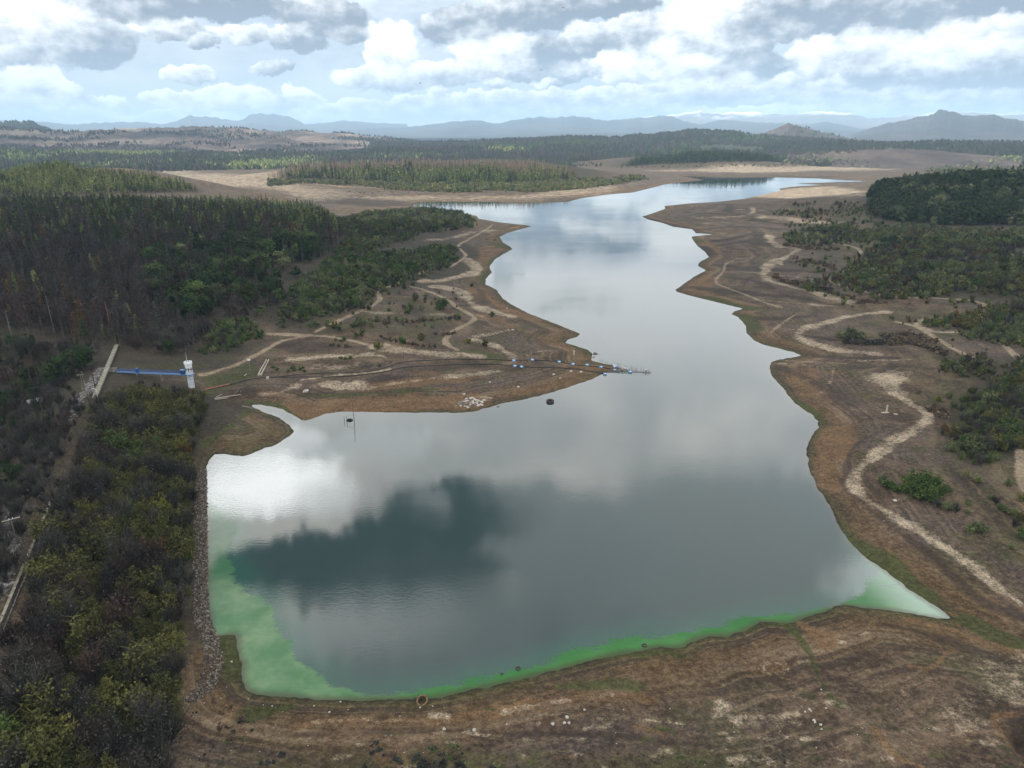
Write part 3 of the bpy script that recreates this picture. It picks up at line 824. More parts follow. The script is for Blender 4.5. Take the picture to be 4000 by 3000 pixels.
# ================================================================== water
ALGAE = [(447,1085),(470,1092),(490,1112),(507,1150),(500,1182),(488,1210),(500,1240),(525,1262),(560,1290),(598,1320),(604,1350),(625,1392),(655,1425),(690,1455),(730,1480),(800,1497),(900,1489),(1000,1474),(1040,1472),(1100,1450),(1175,1432),(1250,1404),(1330,1385),(1400,1372),(1480,1362),(1560,1356),(1610,1336),(1660,1326),(1720,1326),(1790,1308),(1850,1290),(1876,1272),(1882,1250),(1900,1236),(1880,1215),
 (1870,1190),(1960,1230),(2070,1330),(2080,1400),(1700,1450),(900,1560),(440,1560),(430,1300)]
alg_w = on_plane(*(np.array(ALGAE, float) * D).T)
ALG2 = [(700,1330),(820,1330),(1000,1440),(800,1490),(690,1440)]
azw = np.linspace(-44, 44, 420)
rw = np.concatenate([[70], np.geomspace(90, 420, 300, endpoint=False), np.geomspace(420, 2700, 120)])
A2, R2 = np.meshgrid(np.radians(azw), rw)
WP = np.stack([(np.sin(A2) * R2).ravel(), (np.cos(A2) * R2).ravel()], -1).astype(np.float32)
dd = np.full(len(WP), 60.0, np.float32)
nearw = np.hypot(WP[:, 0], WP[:, 1]) < 450
dq = seg_dist(WP[nearw], alg_w, True)
dd[nearw] = np.where(inside(WP[nearw], alg_w), -dq, dq)
east = (1 - smooth01(seg_dist(WP, on_plane(*(np.array([(1860,1190),(1950,1250),(2040,1320)], float) * D).T)), 2, 17))
mesh_w = bpy.data.meshes.new("water")
nr2, nc2 = A2.shape
ii, jj = np.meshgrid(np.arange(nr2 - 1), np.arange(nc2 - 1), indexing='ij')
q = (ii * nc2 + jj).ravel()
f = np.stack([q, q + 1, q + nc2 + 1, q + nc2], -1)
fill_mesh(mesh_w, np.concatenate([WP, np.zeros((len(WP), 1))], 1), f)
add_attr(mesh_w, 'algae', dd)
add_attr(mesh_w, 'milky', east)
add_attr(mesh_w, 'rim', smooth01(WP[:, 0], -48, -12) * (1 - east))
add_attr(mesh_w, 'shallow', np.clip(-shore_sdf(WP), -1, 30))
m_water, N, b = material("lake_water")
pos = N.node('ShaderNodeNewGeometry').outputs['Position']
an = N.noise(pos, 0.09, 6, 0.62)
af = N.noise(pos, 0.5, 5, 0.7)
a_s = N.math('MULTIPLY_ADD', N.math('SUBTRACT', an, 0.5), 9.0, N.attr('algae'))
mps = N.node('ShaderNodeMapping')
mps.inputs['Rotation'].default_value = (0, 0, 0.5)
mps.inputs['Scale'].default_value = (0.10, 0.55, 1.0)
N.put(mps.inputs[0], pos)
streak = N.noise(mps.outputs[0], 0.8, 5, 0.65, 0.6)
a_s = N.math('MULTIPLY_ADD', N.math('SUBTRACT', af, 0.5), 3.0, a_s)
a_s = N.math('MULTIPLY_ADD', N.math('SUBTRACT', streak, 0.5), 5.0, a_s)
alg = N.math('MULTIPLY', N.smooth(a_s, 0.7, -1.1), N.smooth(streak, 0.25, 0.42, 0.62, 1.0))
sy_ = N.node('ShaderNodeSeparateXYZ')
N.put(sy_.inputs[0], pos)
alg = N.math('MULTIPLY', alg, N.smooth(sy_.outputs[1], 205.0, 140.0, 0.30, 1.0))
halo = N.smooth(a_s, 10.0, 0.0)
algc = N.mix(N.smooth(an, 0.35, 0.7), (0.050, 0.140, 0.060), (0.130, 0.215, 0.110))
algc = N.mix(N.math('MULTIPLY', N.attr('rim'), 0.85), algc, N.mix(an, (0.016, 0.090, 0.022), (0.055, 0.19, 0.045)))
algc = N.mix(N.math('MULTIPLY', N.attr('milky'), 0.85), algc, (0.20, 0.31, 0.22))
deep = (0.018, 0.034, 0.031)
body = N.mix(N.math('MULTIPLY', halo, 0.55), deep, (0.012, 0.075, 0.045))
body = N.mix(alg, body, algc)
body = N.mix(N.smooth(N.math('MULTIPLY_ADD', N.math('SUBTRACT', af, 0.5), 1.6, N.attr('shallow')), 2.2, 0.1, 0.0, 0.7), body, (0.055, 0.044, 0.026))
N.put(b.inputs['Base Color'], body)
b.inputs['Specular IOR Level'].default_value = 0.0
b.inputs['Roughness'].default_value = 1.0
gl = N.node('ShaderNodeBsdfGlossy')
gl.inputs['Roughness'].default_value = 0.025
gl.inputs['Color'].default_value = (1.0, 0.995, 0.98, 1)
mp = N.node('ShaderNodeMapping')
mp.inputs['Scale'].default_value = (0.55, 1.0, 1.0)
N.put(mp.inputs[0], pos)
rip = N.math('ADD', N.noise(mp.outputs[0], 1.3, 4, 0.6), N.math('MULTIPLY', N.noise(mp.outputs[0], 0.14, 3, 0.5), 0.8))
bw = N.node('ShaderNodeBump')
N.put(bw.inputs['Strength'], N.smooth(N.noise(mp.outputs[0], 0.012, 4, 0.6), 0.40, 0.62, 0.03, 0.15))
bw.inputs['Distance'].default_value = 0.12
N.put(bw.inputs['Height'], rip)
N.put(gl.inputs['Normal'], bw.outputs[0])
fr = N.node('ShaderNodeFresnel')
fr.inputs['IOR'].default_value = 1.33
fac = N.math('POWER', fr.outputs[0], 0.66)
fac = N.math('MULTIPLY', fac, N.math('SUBTRACT', 1.0, N.math('MULTIPLY', alg, N.math('MULTIPLY_ADD', N.attr('rim'), 0.14, N.math('MULTIPLY_ADD', N.attr('milky'), -0.12, 0.66)))), clamp=True)
mx = N.node('ShaderNodeMixShader')
N.put(mx.inputs[0], fac)
N.t.links.new(b.outputs[0], mx.inputs[1])
N.t.links.new(gl.outputs[0], mx.inputs[2])
outw = [n for n in N.t.nodes if n.type == 'OUTPUT_MATERIAL'][0]
N.t.links.new(mx.outputs[0], outw.inputs[0])
mesh_w.materials.append(m_water)
water = bpy.data.objects.new("water", mesh_w)
col.objects.link(water)
water['kind'] = 'structure'
water['label'] = "calm grey reservoir water with green algae along the near edges"
water['category'] = "water"

# ================================================================== hills and mountains
def tag(o, label=None, cat=None, group=None, kind=None):
    if label: o['label'] = label
    if cat: o['category'] = cat
    if group: o['group'] = group
    if kind: o['kind'] = kind
    return o


def obj(name, me, mat=None, parent=None, loc=(0, 0, 0), rz=0.0):
    if mat is not None and not me.materials:
        me.materials.append(mat)
    o = bpy.data.objects.new(name, me)
    col.objects.link(o)
    o.location = loc
    if rz:
        o.rotation_euler = (0, 0, rz)
    if parent is not None:
        o.parent = parent
    return o


def hill_material(name, stops, scale, snow=None, rough=0.65):
    m, N, b = material(name)
    pos = N.node('ShaderNodeNewGeometry').outputs['Position']
    n1 = N.noise(pos, scale, 6, rough)
    n2 = N.noise(pos, scale * 7, 5, 0.7)
    v = N.math('MULTIPLY_ADD', N.math('SUBTRACT', n2, 0.5), 0.35, n1)
    c = N.ramp(v, stops)
    if snow:
        sp = N.node('ShaderNodeSeparateXYZ')
        N.put(sp.inputs[0], pos)
        lv = N.math('MULTIPLY_ADD', N.math('SUBTRACT', n1, 0.5), snow[2], sp.outputs[2])
        c = N.mix(N.smooth(lv, snow[0], snow[1]), c, (0.85, 0.88, 0.92))
    N.put(b.inputs['Base Color'], c)
    return m


HILL_GRIDS = {}


def ridge(name, label, profile, dist, depth, mat, base=-10, rough=0.25, seed=0, cells=(420, 27), lean=0.55, cat="hill"):
    """a range of hills with its own depth: crest heights follow a skyline, slopes carry spurs and gullies"""
    pr = np.array(profile, float)
    n, k = cells
    xs = np.linspace(pr[0, 0], pr[-1, 0], n)
    ys = np.interp(xs, pr[:, 0], pr[:, 1])
    d = cam_dir(xs * D, ys * D)
    a = np.arctan2(d[:, 0], d[:, 1]); te = d[:, 2] / np.hypot(d[:, 0], d[:, 1])
    dd = dist + depth * 0.10 * fbm(xs / 120, xs * 0 + seed, 3, seed)
    top = CAM_H + te * dd
    top = top + (top - base) * .075 * fbm(xs / 12, xs * 0 + seed, 5, seed + 1)
    t = np.linspace(-1, 1, k)
    V = np.zeros((k, n, 3))
    for i, tt in enumerate(t):
        rr = dd + tt * depth * (lean if tt < 0 else 1 - lean) * 2
        x, y = np.sin(a) * rr, np.cos(a) * rr
        s = 1 - smooth01(abs(tt), 0, 1) if tt > 0 else (1 - abs(tt)) ** 1.25
        L = depth * 0.35
        spur = np.abs(fbm(x / L, y / L * 0.6, 5, seed + 3))
        env = 4 * (1 - abs(tt)) * abs(tt)
        z = base + (top - base) * s * (1 - rough * 1.6 * spur * env) + (top - base) * rough * 0.35 * fbm(x / L * 3, y / L * 3, 4, seed + 9) * env
        V[i] = np.stack([x, y, z], -1)
    ii, jj = np.meshgrid(np.arange(k - 1), np.arange(n - 1), indexing='ij')
    q = (ii * n + jj).ravel()
    me = bpy.data.meshes.new(name)
    fill_mesh(me, V.reshape(-1, 3), np.stack([q, q + 1, q + n + 1, q + n], -1))
    o = obj(name, me, mat)
    tag(o, label, cat, kind='structure')
    HILL_GRIDS[name + str(seed)] = V
    return V


m_mtn = hill_material("blue_mountain_slopes", [(0.3, (0.022, 0.026, 0.028)), (0.55, (0.045, 0.044, 0.044)), (0.75, (0.095, 0.088, 0.080))], 0.0009)
m_snow = hill_material("snowy_mountain_slopes", [(0.3, (0.10, 0.10, 0.10)), (0.7, (0.17, 0.15, 0.13))], 0.0006, snow=(560, 760, 800))
m_hill = hill_material("wooded_hill_slopes", [(0.32, (0.026, 0.024, 0.022)), (0.45, (0.055, 0.044, 0.040)), (0.54, (0.130, 0.094, 0.076)), (0.64, (0.240, 0.190, 0.140)), (0.8, (0.07, 0.075, 0.04))], 0.0022)
m_dark = hill_material("dark_wooded_hill_slopes", [(0.3, (0.016, 0.022, 0.014)), (0.52, (0.032, 0.036, 0.022)), (0.68, (0.085, 0.070, 0.052)), (0.8, (0.04, 0.055, 0.025))], 0.0030)
m_bare = hill_material("bare_brown_hill_slopes", [(0.3, (0.028, 0.025, 0.024)), (0.5, (0.058, 0.045, 0.041)), (0.72, (0.115, 0.086, 0.068))], 0.006)

ridge('mountain_range', "snow covered mountain range on the skyline below the clouds",
      [(1380, 256), (1445, 248), (1480, 243), (1508, 240), (1560, 243), (1634, 242), (1690, 247), (1720, 244), (1770, 241), (1823, 243), (1875, 255), (1940, 252), (2015, 245), (2060, 240), (2110, 243), (2160, 246), (2260, 250)],
      24000, 7000, m_snow, base=80, rough=0.5, seed=2, cat="mountain")
ridge('mountain_range', "hazy blue mountain range on the left skyline",
      [(-120, 262), (0, 259), (50, 262), (105, 264), (150, 269), (210, 265), (297, 263), (350, 269), (380, 262), (411, 249), (430, 252), (446, 250), (480, 257), (514, 262), (527, 257), (539, 248), (560, 246), (600, 248), (630, 254), (658, 268), (700, 266), (728, 261), (770, 262), (830, 266), (880, 268)],
      22000, 7000, m_mtn, base=60, rough=0.45, seed=3, cat="mountain")
ridge('mountain_range', "pale blue mountains in the middle of the skyline",
      [(700, 285), (800, 276), (859, 275), (900, 272), (946, 267), (992, 261), (1037, 260), (1069, 267), (1110, 260), (1163, 252), (1200, 254), (1244, 250), (1314, 261), (1380, 254), (1440, 249), (1493, 266), (1515, 268), (1553, 260), (1585, 261), (1640, 264), (1690, 266), (1740, 268), (1788, 263), (1858, 278), (1903, 274)],
      17000, 6000, m_mtn, base=40, rough=0.5, seed=5, cat="mountain")
ridge('mountain_range', "blue mountain with two summits at the right end of the skyline",
      [(1840, 290), (1903, 270), (1960, 258), (2000, 250), (2033, 238), (2064, 242), (2078, 249), (2110, 252), (2145, 247), (2173, 254), (2212, 261), (2300, 262)],
      10000, 3200, m_mtn, base=20, rough=0.5, seed=8, cat="mountain")
V_left = ridge('hill', "long brown wooded hill range behind the left forest",
      [(-200, 272), (-60, 274), (0, 276), (110, 283), (180, 282), (250, 280), (330, 276), (400, 274), (450, 274), (520, 277), (560, 281), (600, 285), (640, 283), (660, 280), (690, 287), (740, 287), (790, 292), (850, 300), (920, 309)],
      5200, 2000, m_hill, base=4, rough=0.5, seed=12)
ridge('hill', "brown wooded foothill in front of the long left hill range",
      [(-200, 300), (-60, 297), (40, 301), (150, 306), (230, 300), (330, 303), (420, 296), (500, 303), (590, 300), (660, 306), (740, 312), (800, 318)],
      4300, 900, m_hill, base=4, rough=0.5, seed=27, cells=(300, 19))
V_ll = ridge('hill', "dark blue wooded hill at the far left edge of the skyline",
      [(-200, 262), (-60, 264), (0, 265), (30, 263), (55, 264), (80, 270), (110, 281), (150, 292)], 7400, 1700, m_dark, base=4, rough=0.3, seed=14, cells=(160, 21))
V_mid = ridge('hill', "low dark green wooded ridge right behind the peninsula forest",
      [(800, 312), (900, 309), (1000, 307), (1100, 302), (1180, 300), (1240, 296), (1300, 298), (1380, 294), (1440, 289), (1500, 283), (1560, 285), (1600, 287), (1640, 292), (1720, 299), (1800, 305)],
      4300, 1500, m_dark, base=4, rough=0.45, seed=16)
V_cone = ridge('hill', "brown conical hill with a tree clump on its top",
      [(1600, 300), (1640, 289), (1670, 280), (1690, 270), (1703, 267), (1725, 271), (1750, 280), (1790, 290), (1830, 297), (1880, 304)],
      5600, 1100, m_bare, base=4, rough=0.4, seed=18, cells=(200, 21))
V_right = ridge('hill', "low dark wooded ridge across the right plain",
      [(1650, 312), (1760, 307), (1850, 309), (1920, 312), (2000, 311), (2060, 309), (2120, 311), (2212, 310), (2320, 309)], 3900, 900, m_dark, base=4, rough=0.35, seed=20, cells=(260, 19))
V_bare = ridge('hill', "low bare purple brown slope beyond the far shore",
      [(1640, 342), (1700, 337), (1790, 330), (1870, 324), (1930, 321), (1990, 323), (2060, 329), (2140, 336), (2210, 342)], 3050, 420, m_bare, base=3, rough=0.3, seed=22, cells=(160, 15))
V_band = ridge('hill', "dark wooded rise along the foot of the left hills",
      [(-160, 330), (0, 327), (120, 330), (300, 333), (420, 331), (520, 336), (600, 338), (700, 334), (800, 326), (900, 322), (1000, 321), (1100, 322), (1200, 325), (1300, 330)], 3300, 800, m_dark, base=3, rough=0.3, seed=24, cells=(360, 17))

# ================================================================== plants
def quads(cent, size, rg, up=0.0, aspect=1.0, nrm=None):
    """small flat leaves at points, each turned its own way"""
    n = len(cent)
    a = rg.normal(size=(n, 3)) if nrm is None else nrm + rg.normal(size=(n, 3)) * .5
    a[:, 2] += up
    a /= np.linalg.norm(a, axis=1, keepdims=True)
    b = np.cross(a, rg.normal(size=(n, 3)))
    b /= np.linalg.norm(b, axis=1, keepdims=True) + 1e-9
    c = np.cross(a, b)
    s = (np.asarray(size) * rg.uniform(.6, 1.35, n))[:, None] * .5
    b = b * s * aspect; c = c * s
    V = np.stack([cent - b - c, cent + b - c * .7, cent + b * .8 + c, cent - b * .9 + c], 1).reshape(-1, 3)
    return V, np.arange(4 * n).reshape(-1, 4)


def slivers(p0, p1, w, rg):
    """thin tapering twigs"""
    n = len(p0)
    d = p1 - p0
    s = np.cross(d, rg.normal(size=(n, 3)))
    s /= np.linalg.norm(s, axis=1, keepdims=True) + 1e-9
    s = s * (np.asarray(w) * .5).reshape(-1, 1)
    V = np.stack([p0 - s, p0 + s, p1], 1).reshape(-1, 3)
    return V, np.arange(3 * n).reshape(-1, 3)


def limbs(p0, p1, r0, r1, k=4):
    """round tapering limbs between points"""
    V = []; F = []
    for i, (a, b) in enumerate(zip(p0, p1)):
        a = np.asarray(a, float); b = np.asarray(b, float)
        d = b - a; d = d / (np.linalg.norm(d) + 1e-9)
        u = np.cross(d, [0, 0, 1.0] if abs(d[2]) < .9 else [1.0, 0, 0]); u /= np.linalg.norm(u)
        w = np.cross(d, u)
        t = np.arange(k) / k * 2 * np.pi
        ra = r0[i] if np.ndim(r0) else r0; rb = r1[i] if np.ndim(r1) else r1
        ring = np.cos(t)[:, None] * u + np.sin(t)[:, None] * w
        o = i * 2 * k
        V += [a + ring * ra, b + ring * rb]
        F += [[o + j, o + (j + 1) % k, o + k + (j + 1) % k, o + k + j] for j in range(k)]
    return np.concatenate(V), np.array(F)


class Tpl:
    """crown (leaves or twigs) and trunk of one plant; tint is the colour of each leaf within its kind"""
    def __init__(s):
        s.cv, s.cf, s.ct = np.zeros((0, 3)), [], np.zeros(0)
        s.tv, s.tf = np.zeros((0, 3)), []

    def crown(s, V, F, tint):
        s.cf.append(F + len(s.cv)); s.cv = np.concatenate([s.cv, V])
        s.ct = np.concatenate([s.ct, np.repeat(tint, F.shape[1])])

    def trunk(s, V, F):
        s.tf.append(F + len(s.tv)); s.tv = np.concatenate([s.tv, V])

    def arrays(s):
        V = np.concatenate([s.cv, s.tv]); T = np.concatenate([s.ct, np.full(len(s.tv), -1.0)])
        return V, [f for f in s.cf] + [f + len(s.cv) for f in s.tf], T


def clumpy(rg, k, h, r, zlo=.3, zhi=.92, squash=1.0):
    z = rg.uniform(zlo, zhi, k)
    prof = np.sqrt(np.clip(1 - ((z - .5) / .58) ** 2, .05, 1))
    a = rg.uniform(0, 2 * np.pi, k); rr = r * prof * np.sqrt(rg.uniform(.12, 1, k)) * .82
    return np.stack([np.cos(a) * rr, np.sin(a) * rr, z * h], -1)


def t_shrub(rg, h=4.2, r=2.0, k=13, n=430, leaf=.42, bare=0.25):
    """many upright stems, each carrying a tapering plume of leaves"""
    t = Tpl()
    a = rg.uniform(0, 2 * np.pi, k); rr = r * np.sqrt(rg.uniform(.02, 1, k))
    top = np.stack([np.cos(a) * rr, np.sin(a) * rr, h * rg.uniform(.55, 1.08, k) * (1 - .28 * (rr / r) ** 2)], -1)
    base = top * [.28, .28, 0] - [0, 0, .3]
    ct = rg.uniform(0, 1, k)
    i = rg.integers(0, k, n); u = rg.uniform(.22, 1, n) ** .8
    p = base[i] + (top[i] - base[i]) * u[:, None]
    p += rg.normal(size=(n, 3)) * [1, 1, .6] * (r * .34 * (1.12 - .85 * u))[:, None]
    p[:, 2] = np.clip(p[:, 2], .08, None)
    t.crown(*quads(p, leaf * (1.2 - .4 * u), rg, .3, .75), np.clip(ct[i] * .6 + rg.uniform(0, .4, n), 0, 1))
    m = int(n * bare)
    i = rg.integers(0, k, m); u = rg.uniform(.3, 1, m)[:, None]
    p0 = base[i] + (top[i] - base[i]) * u
    p1 = p0 + (rg.normal(size=(m, 3)) * [.28, .28, .1] * r + [0, 0, .45]) * rg.uniform(.5, 1.2, (m, 1))
    t.crown(*slivers(p0, p1, .11, rg), rg.uniform(.2, .7, m))
    t.trunk(*limbs(base, top, .06, .015, 3))
    return t


def t_bare(rg, h=4.6, r=2.1, k=12, n=330, w=.13):
    t = Tpl()
    c = clumpy(rg, k, h, r, .35, .85)
    i = rg.integers(0, k, n)
    f = rg.uniform(.25, .95, (n, 1))
    p0 = c[i] * f
    dirr = c[i] / np.linalg.norm(c[i], axis=1, keepdims=True) + rg.normal(size=(n, 3)) * .45 + [0, 0, .35]
    p1 = p0 + dirr * rg.uniform(.5, 1.5, (n, 1)) * r * .45
    t.crown(*slivers(p0, p1, w, rg), rg.uniform(0, 1, n))
    q = c[rg.integers(0, k, n // 3)] + rg.normal(size=(n // 3, 3)) * .38 * r
    q[:, 2] = np.clip(q[:, 2], .2, h)
    t.crown(*quads(q, .15, rg), rg.uniform(.0, .7, n // 3))
    b0 = rg.normal(size=(k, 3)) * .12; b0[:, 2] = -.3
    t.trunk(*limbs(b0, c * .95, .07, .02, 3))
    return t


def t_pine(rg, h=17, r=2.9, n=330, leaf=1.0, z0=.16):
    t = Tpl()
    z = z0 + (1 - z0) * rg.uniform(0, 1, n) ** 1.15
    a = rg.uniform(0, 2 * np.pi, n)
    lob = 1 + .22 * np.sin(a * 3 + z * 23) + .15 * np.sin(a * 5 - z * 31)
    R_ = r * (1 - z) ** .75 * lob * np.clip((z - z0) * 7 + .45, 0, 1)
    rr = R_ * np.sqrt(rg.uniform(.15, 1, n))
    p = np.stack([np.cos(a) * rr, np.sin(a) * rr, z * h - rr * .18], -1)
    nr = np.stack([np.cos(a) * .5, np.sin(a) * .5, np.full(n, .9)], -1)
    t.crown(*quads(p, leaf * (1.25 - z * .6), rg, .2, .7, nr), np.clip(.5 + .28 * np.sin(a * 2 + z * 9) + rg.normal(0, .2, n), 0, 1))
    t.trunk(*limbs([[0, 0, -.5]], [[0, 0, h * .97]], .24, .04, 5))
    return t


def t_dead(rg, h=16, r=2.1, n=260, w=.16):
    t = Tpl()
    z = rg.uniform(.22, .99, n); a = rg.uniform(0, 2 * np.pi, n)
    L = r * (1.08 - z) ** .6 * rg.uniform(.45, 1.15, n)
    p0 = np.stack([z * 0, z * 0, z * h], -1)
    p1 = np.stack([np.cos(a) * L, np.sin(a) * L, z * h + L * rg.uniform(-.15, .75, n)], -1)
    t.crown(*slivers(p0, p1, w, rg), rg.uniform(0, 1, n))
    m = n // 2
    f = rg.uniform(.4, 1, (m, 1)); i = rg.integers(0, n, m)
    q = p0[i] * (1 - f) + p1[i] * f + rg.normal(size=(m, 3)) * .25
    t.crown(*quads(q, .45, rg, 0, .6), rg.uniform(0, 1, m))
    t.trunk(*limbs([[0, 0, -.5]], [[0, 0, h]], .22, .03, 5))
    return t


def t_broad(rg, h=12, r=5.2, k=24, n=950, leaf=.75):
    t = Tpl()
    c = clumpy(rg, k, h, r, .30, .93)
    ct = rg.uniform(0, 1, k)
    i = rg.integers(0, k, n)
    p = c[i] + rg.normal(size=(n, 3)) * np.array([.20, .20, .15]) * r
    nr = (c[i] - [0, 0, h * .45]) / r
    t.crown(*quads(p, leaf, rg, .3, 1, nr), np.clip(ct[i] * .55 + rg.uniform(0, .45, n), 0, 1))
    kk = min(k, 9)
    t.trunk(*limbs([[0, 0, -.5]], [[0, 0, h * .42]], .42, .26, 6))
    t.trunk(*limbs(np.tile([0, 0, h * .38], (kk, 1)), c[:kk], .2, .05, 4))
    return t


def leaf_material(name, stops, bark, rough=.85, var=.25):
    m, N, b = material(name)
    tint = N.attr('tint')
    oi = N.node('ShaderNodeObjectInfo').outputs['Random']
    v = N.math('ADD', N.math('MULTIPLY', tint, 1 - var), N.math('MULTIPLY', N.math('FRACT', N.math('ADD', oi, N.attr('plant'))), var))
    c = N.ramp(v, stops)
    c = N.mix(N.math('LESS_THAN', tint, -.5), c, bark)
    N.put(b.inputs['Base Color'], c)
    b.inputs['Roughness'].default_value = rough
    b.inputs['Specular IOR Level'].default_value = .08
    return m


BARK = (.055, .045, .038)
MAT = {
    'olive': leaf_material('olive_leaves', [(.0, (.026, .029, .012)), (.45, (.074, .076, .026)), (.8, (.135, .130, .042)), (1, (.185, .165, .055))], BARK, var=.45),
    'yellow': leaf_material('yellowing_leaves', [(.0, (0.056, 0.059, 0.014)), (.5, (0.154, 0.147, 0.028)), (1, (0.280, 0.231, 0.042))], BARK),
    'rust': leaf_material('rusty_leaves', [(.0, (0.046, 0.029, 0.016)), (.5, (0.111, 0.068, 0.029)), (1, (0.195, 0.111, 0.039))], BARK),
    'green': leaf_material('fresh_green_leaves', [(.0, (0.021, 0.039, 0.012)), (.5, (0.057, 0.093, 0.027)), (1, (0.128, 0.165, 0.045))], BARK),
    'grey': leaf_material('bare_grey_twigs', [(.0, (0.021, 0.020, 0.018)), (.5, (0.053, 0.050, 0.044)), (1, (0.104, 0.096, 0.084))], (0.128, 0.112, 0.099), var=.5),
    'pine': leaf_material('pine_needles', [(.0, (0.015, 0.025, 0.013)), (.5, (0.038, 0.059, 0.023)), (.85, (0.071, 0.095, 0.033)), (1, (0.102, 0.115, 0.046))], BARK, var=.5),
    'lightpine': leaf_material('sunlit_young_pine_needles', [(.0, (.045, .058, .022)), (.5, (.135, .162, .055)), (1, (.260, .275, .110))], BARK, var=.4),  # young green, lightened further to stand in for sunlight on far pines
    'dead': leaf_material('dead_pine_twigs', [(.0, (0.022, 0.016, 0.015)), (.5, (0.052, 0.039, 0.035)), (.85, (0.092, 0.067, 0.056)), (1, (0.152, 0.081, 0.049))], (0.123, 0.102, 0.088), var=.55),
    'pink': leaf_material('sunlit_withered_pine_needles', [(.0, (0.128, 0.085, 0.065)), (.5, (0.264, 0.187, 0.139)), (1, (0.391, 0.297, 0.212))], (0.204, 0.170, 0.145), var=.4),  # withered tone, brightened so the peninsula trees look sunlit
    'broad': leaf_material('dark_evergreen_leaves', [(.0, (0.007, 0.015, 0.006)), (.5, (0.021, 0.039, 0.013)), (1, (0.050, 0.076, 0.022))], BARK, var=.4),
    'scrub': leaf_material('grey_green_scrub_leaves', [(.0, (0.038, 0.047, 0.026)), (.5, (0.092, 0.111, 0.053)), (.85, (0.166, 0.181, 0.079)), (1, (0.231, 0.231, 0.111))], BARK, var=.55),
    'pale': leaf_material('sunlit_pale_willow_leaves', [(.0, (.060, .062, .028)), (.5, (.150, .155, .065)), (1, (.260, .250, .110))], BARK, var=.5),  # pale scrub green with sunshine added to the colour
    'hilltree': leaf_material('distant_needles', [(.0, (.014, .018, .014)), (.5, (.026, .032, .022)), (1, (.045, .050, .034))], BARK, var=.4),
    'hilldead': leaf_material('distant_dead_twigs', [(.0, (.022, .019, .019)), (.5, (.042, .035, .034)), (1, (.075, .060, .055))], BARK, var=.4),
    'dry': leaf_material('dry_tussock_blades', [(.0, (0.054, 0.041, 0.031)), (.5, (0.114, 0.084, 0.060)), (1, (0.204, 0.162, 0.108))], BARK, var=.4),
    'bluegrey': leaf_material('blue_grey_heath_leaves', [(.0, (0.024, 0.026, 0.025)), (.5, (0.050, 0.055, 0.050)), (1, (0.090, 0.094, 0.079))], BARK, var=.4),
}


def mesh_from(V, F, T, name, mat, plant=None):
    me = bpy.data.meshes.new(name)
    fill_mesh(me, V, F, smooth=False)
    add_attr(me, 'tint', T)
    add_attr(me, 'plant', np.zeros(len(V)) if plant is None else plant)
    me.materials.append(MAT[mat])
    return me


TPL = {}       # kind -> list of templates near and far
def make_tpls(kind, fn, near, far, nvar=5, seed=0, **kw):
    rg = np.random.default_rng(100 + seed)
    TPL[kind] = ([fn(rg, **{**kw, **near}) for _ in range(nvar)], [fn(rg, **{**kw, **far}) for _ in range(nvar)])


make_tpls('shrub', t_shrub, dict(n=900, leaf=.25, k=18), dict(n=110, leaf=.85, k=8, bare=.1), seed=1)
make_tpls('bare', t_bare, dict(n=620, w=.075, k=16), dict(n=90, w=.30, k=7), seed=2)
make_tpls('pine', t_pine, dict(n=420, leaf=.95), dict(n=64, leaf=2.0), seed=3)
make_tpls('dead', t_dead, dict(n=330, w=.15), dict(n=60, w=.42), seed=4)
make_tpls('broad', t_broad, dict(n=1300, leaf=.62), dict(n=200, leaf=1.5, k=14), seed=5)
make_tpls('scrub', t_shrub, dict(n=560, leaf=.32, h=3.8, r=1.8, k=11), dict(n=110, leaf=.75, k=8, bare=.05, h=3.8, r=1.8), seed=6)
make_tpls('tuft', t_shrub, dict(n=60, leaf=.28, h=.7, r=.6, k=5, bare=.8), dict(n=16, leaf=.5, h=.7, r=.6, k=4, bare=.5), seed=7)

HEIGHT = {'shrub': 4.2, 'bare': 4.6, 'pine': 17, 'dead': 16, 'broad': 12, 'scrub': 3.8, 'tuft': .7}


class Plants:
    """everything planted, by species; each plant: x, y, z, scale, sideways scale, turn, template, colour, region"""
    def __init__(s):
        s.rows = {}

    def add(s, species, kind, pts, scale, colours, region, wide=(.85, 1.2), seed=0):
        rg = np.random.default_rng(seed + len(pts) * 7 + 1)
        n = len(pts)
        if not n:
            return
        sc = scale[0] * .85 + (scale[1] * 1.18 - scale[0] * .85) * rg.uniform(0, 1, n) ** 1.7 if np.ndim(scale) else np.full(n, float(scale))
        if np.shape(pts)[1] > 3:
            sc = sc * np.asarray(pts)[:, 3]
        names = list(colours); pr = np.array([colours[c] for c in names], float)
        xy = np.asarray(pts)[:, :2]
        pick = np.clip(.5 + .85 * fbm(xy[:, 0] / 24, xy[:, 1] / 24, 3, 71 + seed) + rg.uniform(-.3, .3, n), 0, .999) if n > 30 else rg.uniform(0, 1, n)
        ci = np.searchsorted(np.cumsum(pr / pr.sum()), pick).clip(0, len(names) - 1)
        if n > 30:
            sc = sc * (1 + .28 * fbm(xy[:, 0] / 15, xy[:, 1] / 15, 2, 90 + seed))
        for i in range(n):
            s.rows.setdefault(species, []).append((kind, pts[i][0], pts[i][1], pts[i][2], sc[i], rg.uniform(*wide), rg.uniform(0, 6.28), int(rg.integers(0, 5)), names[ci[i]], region))


P = Plants()


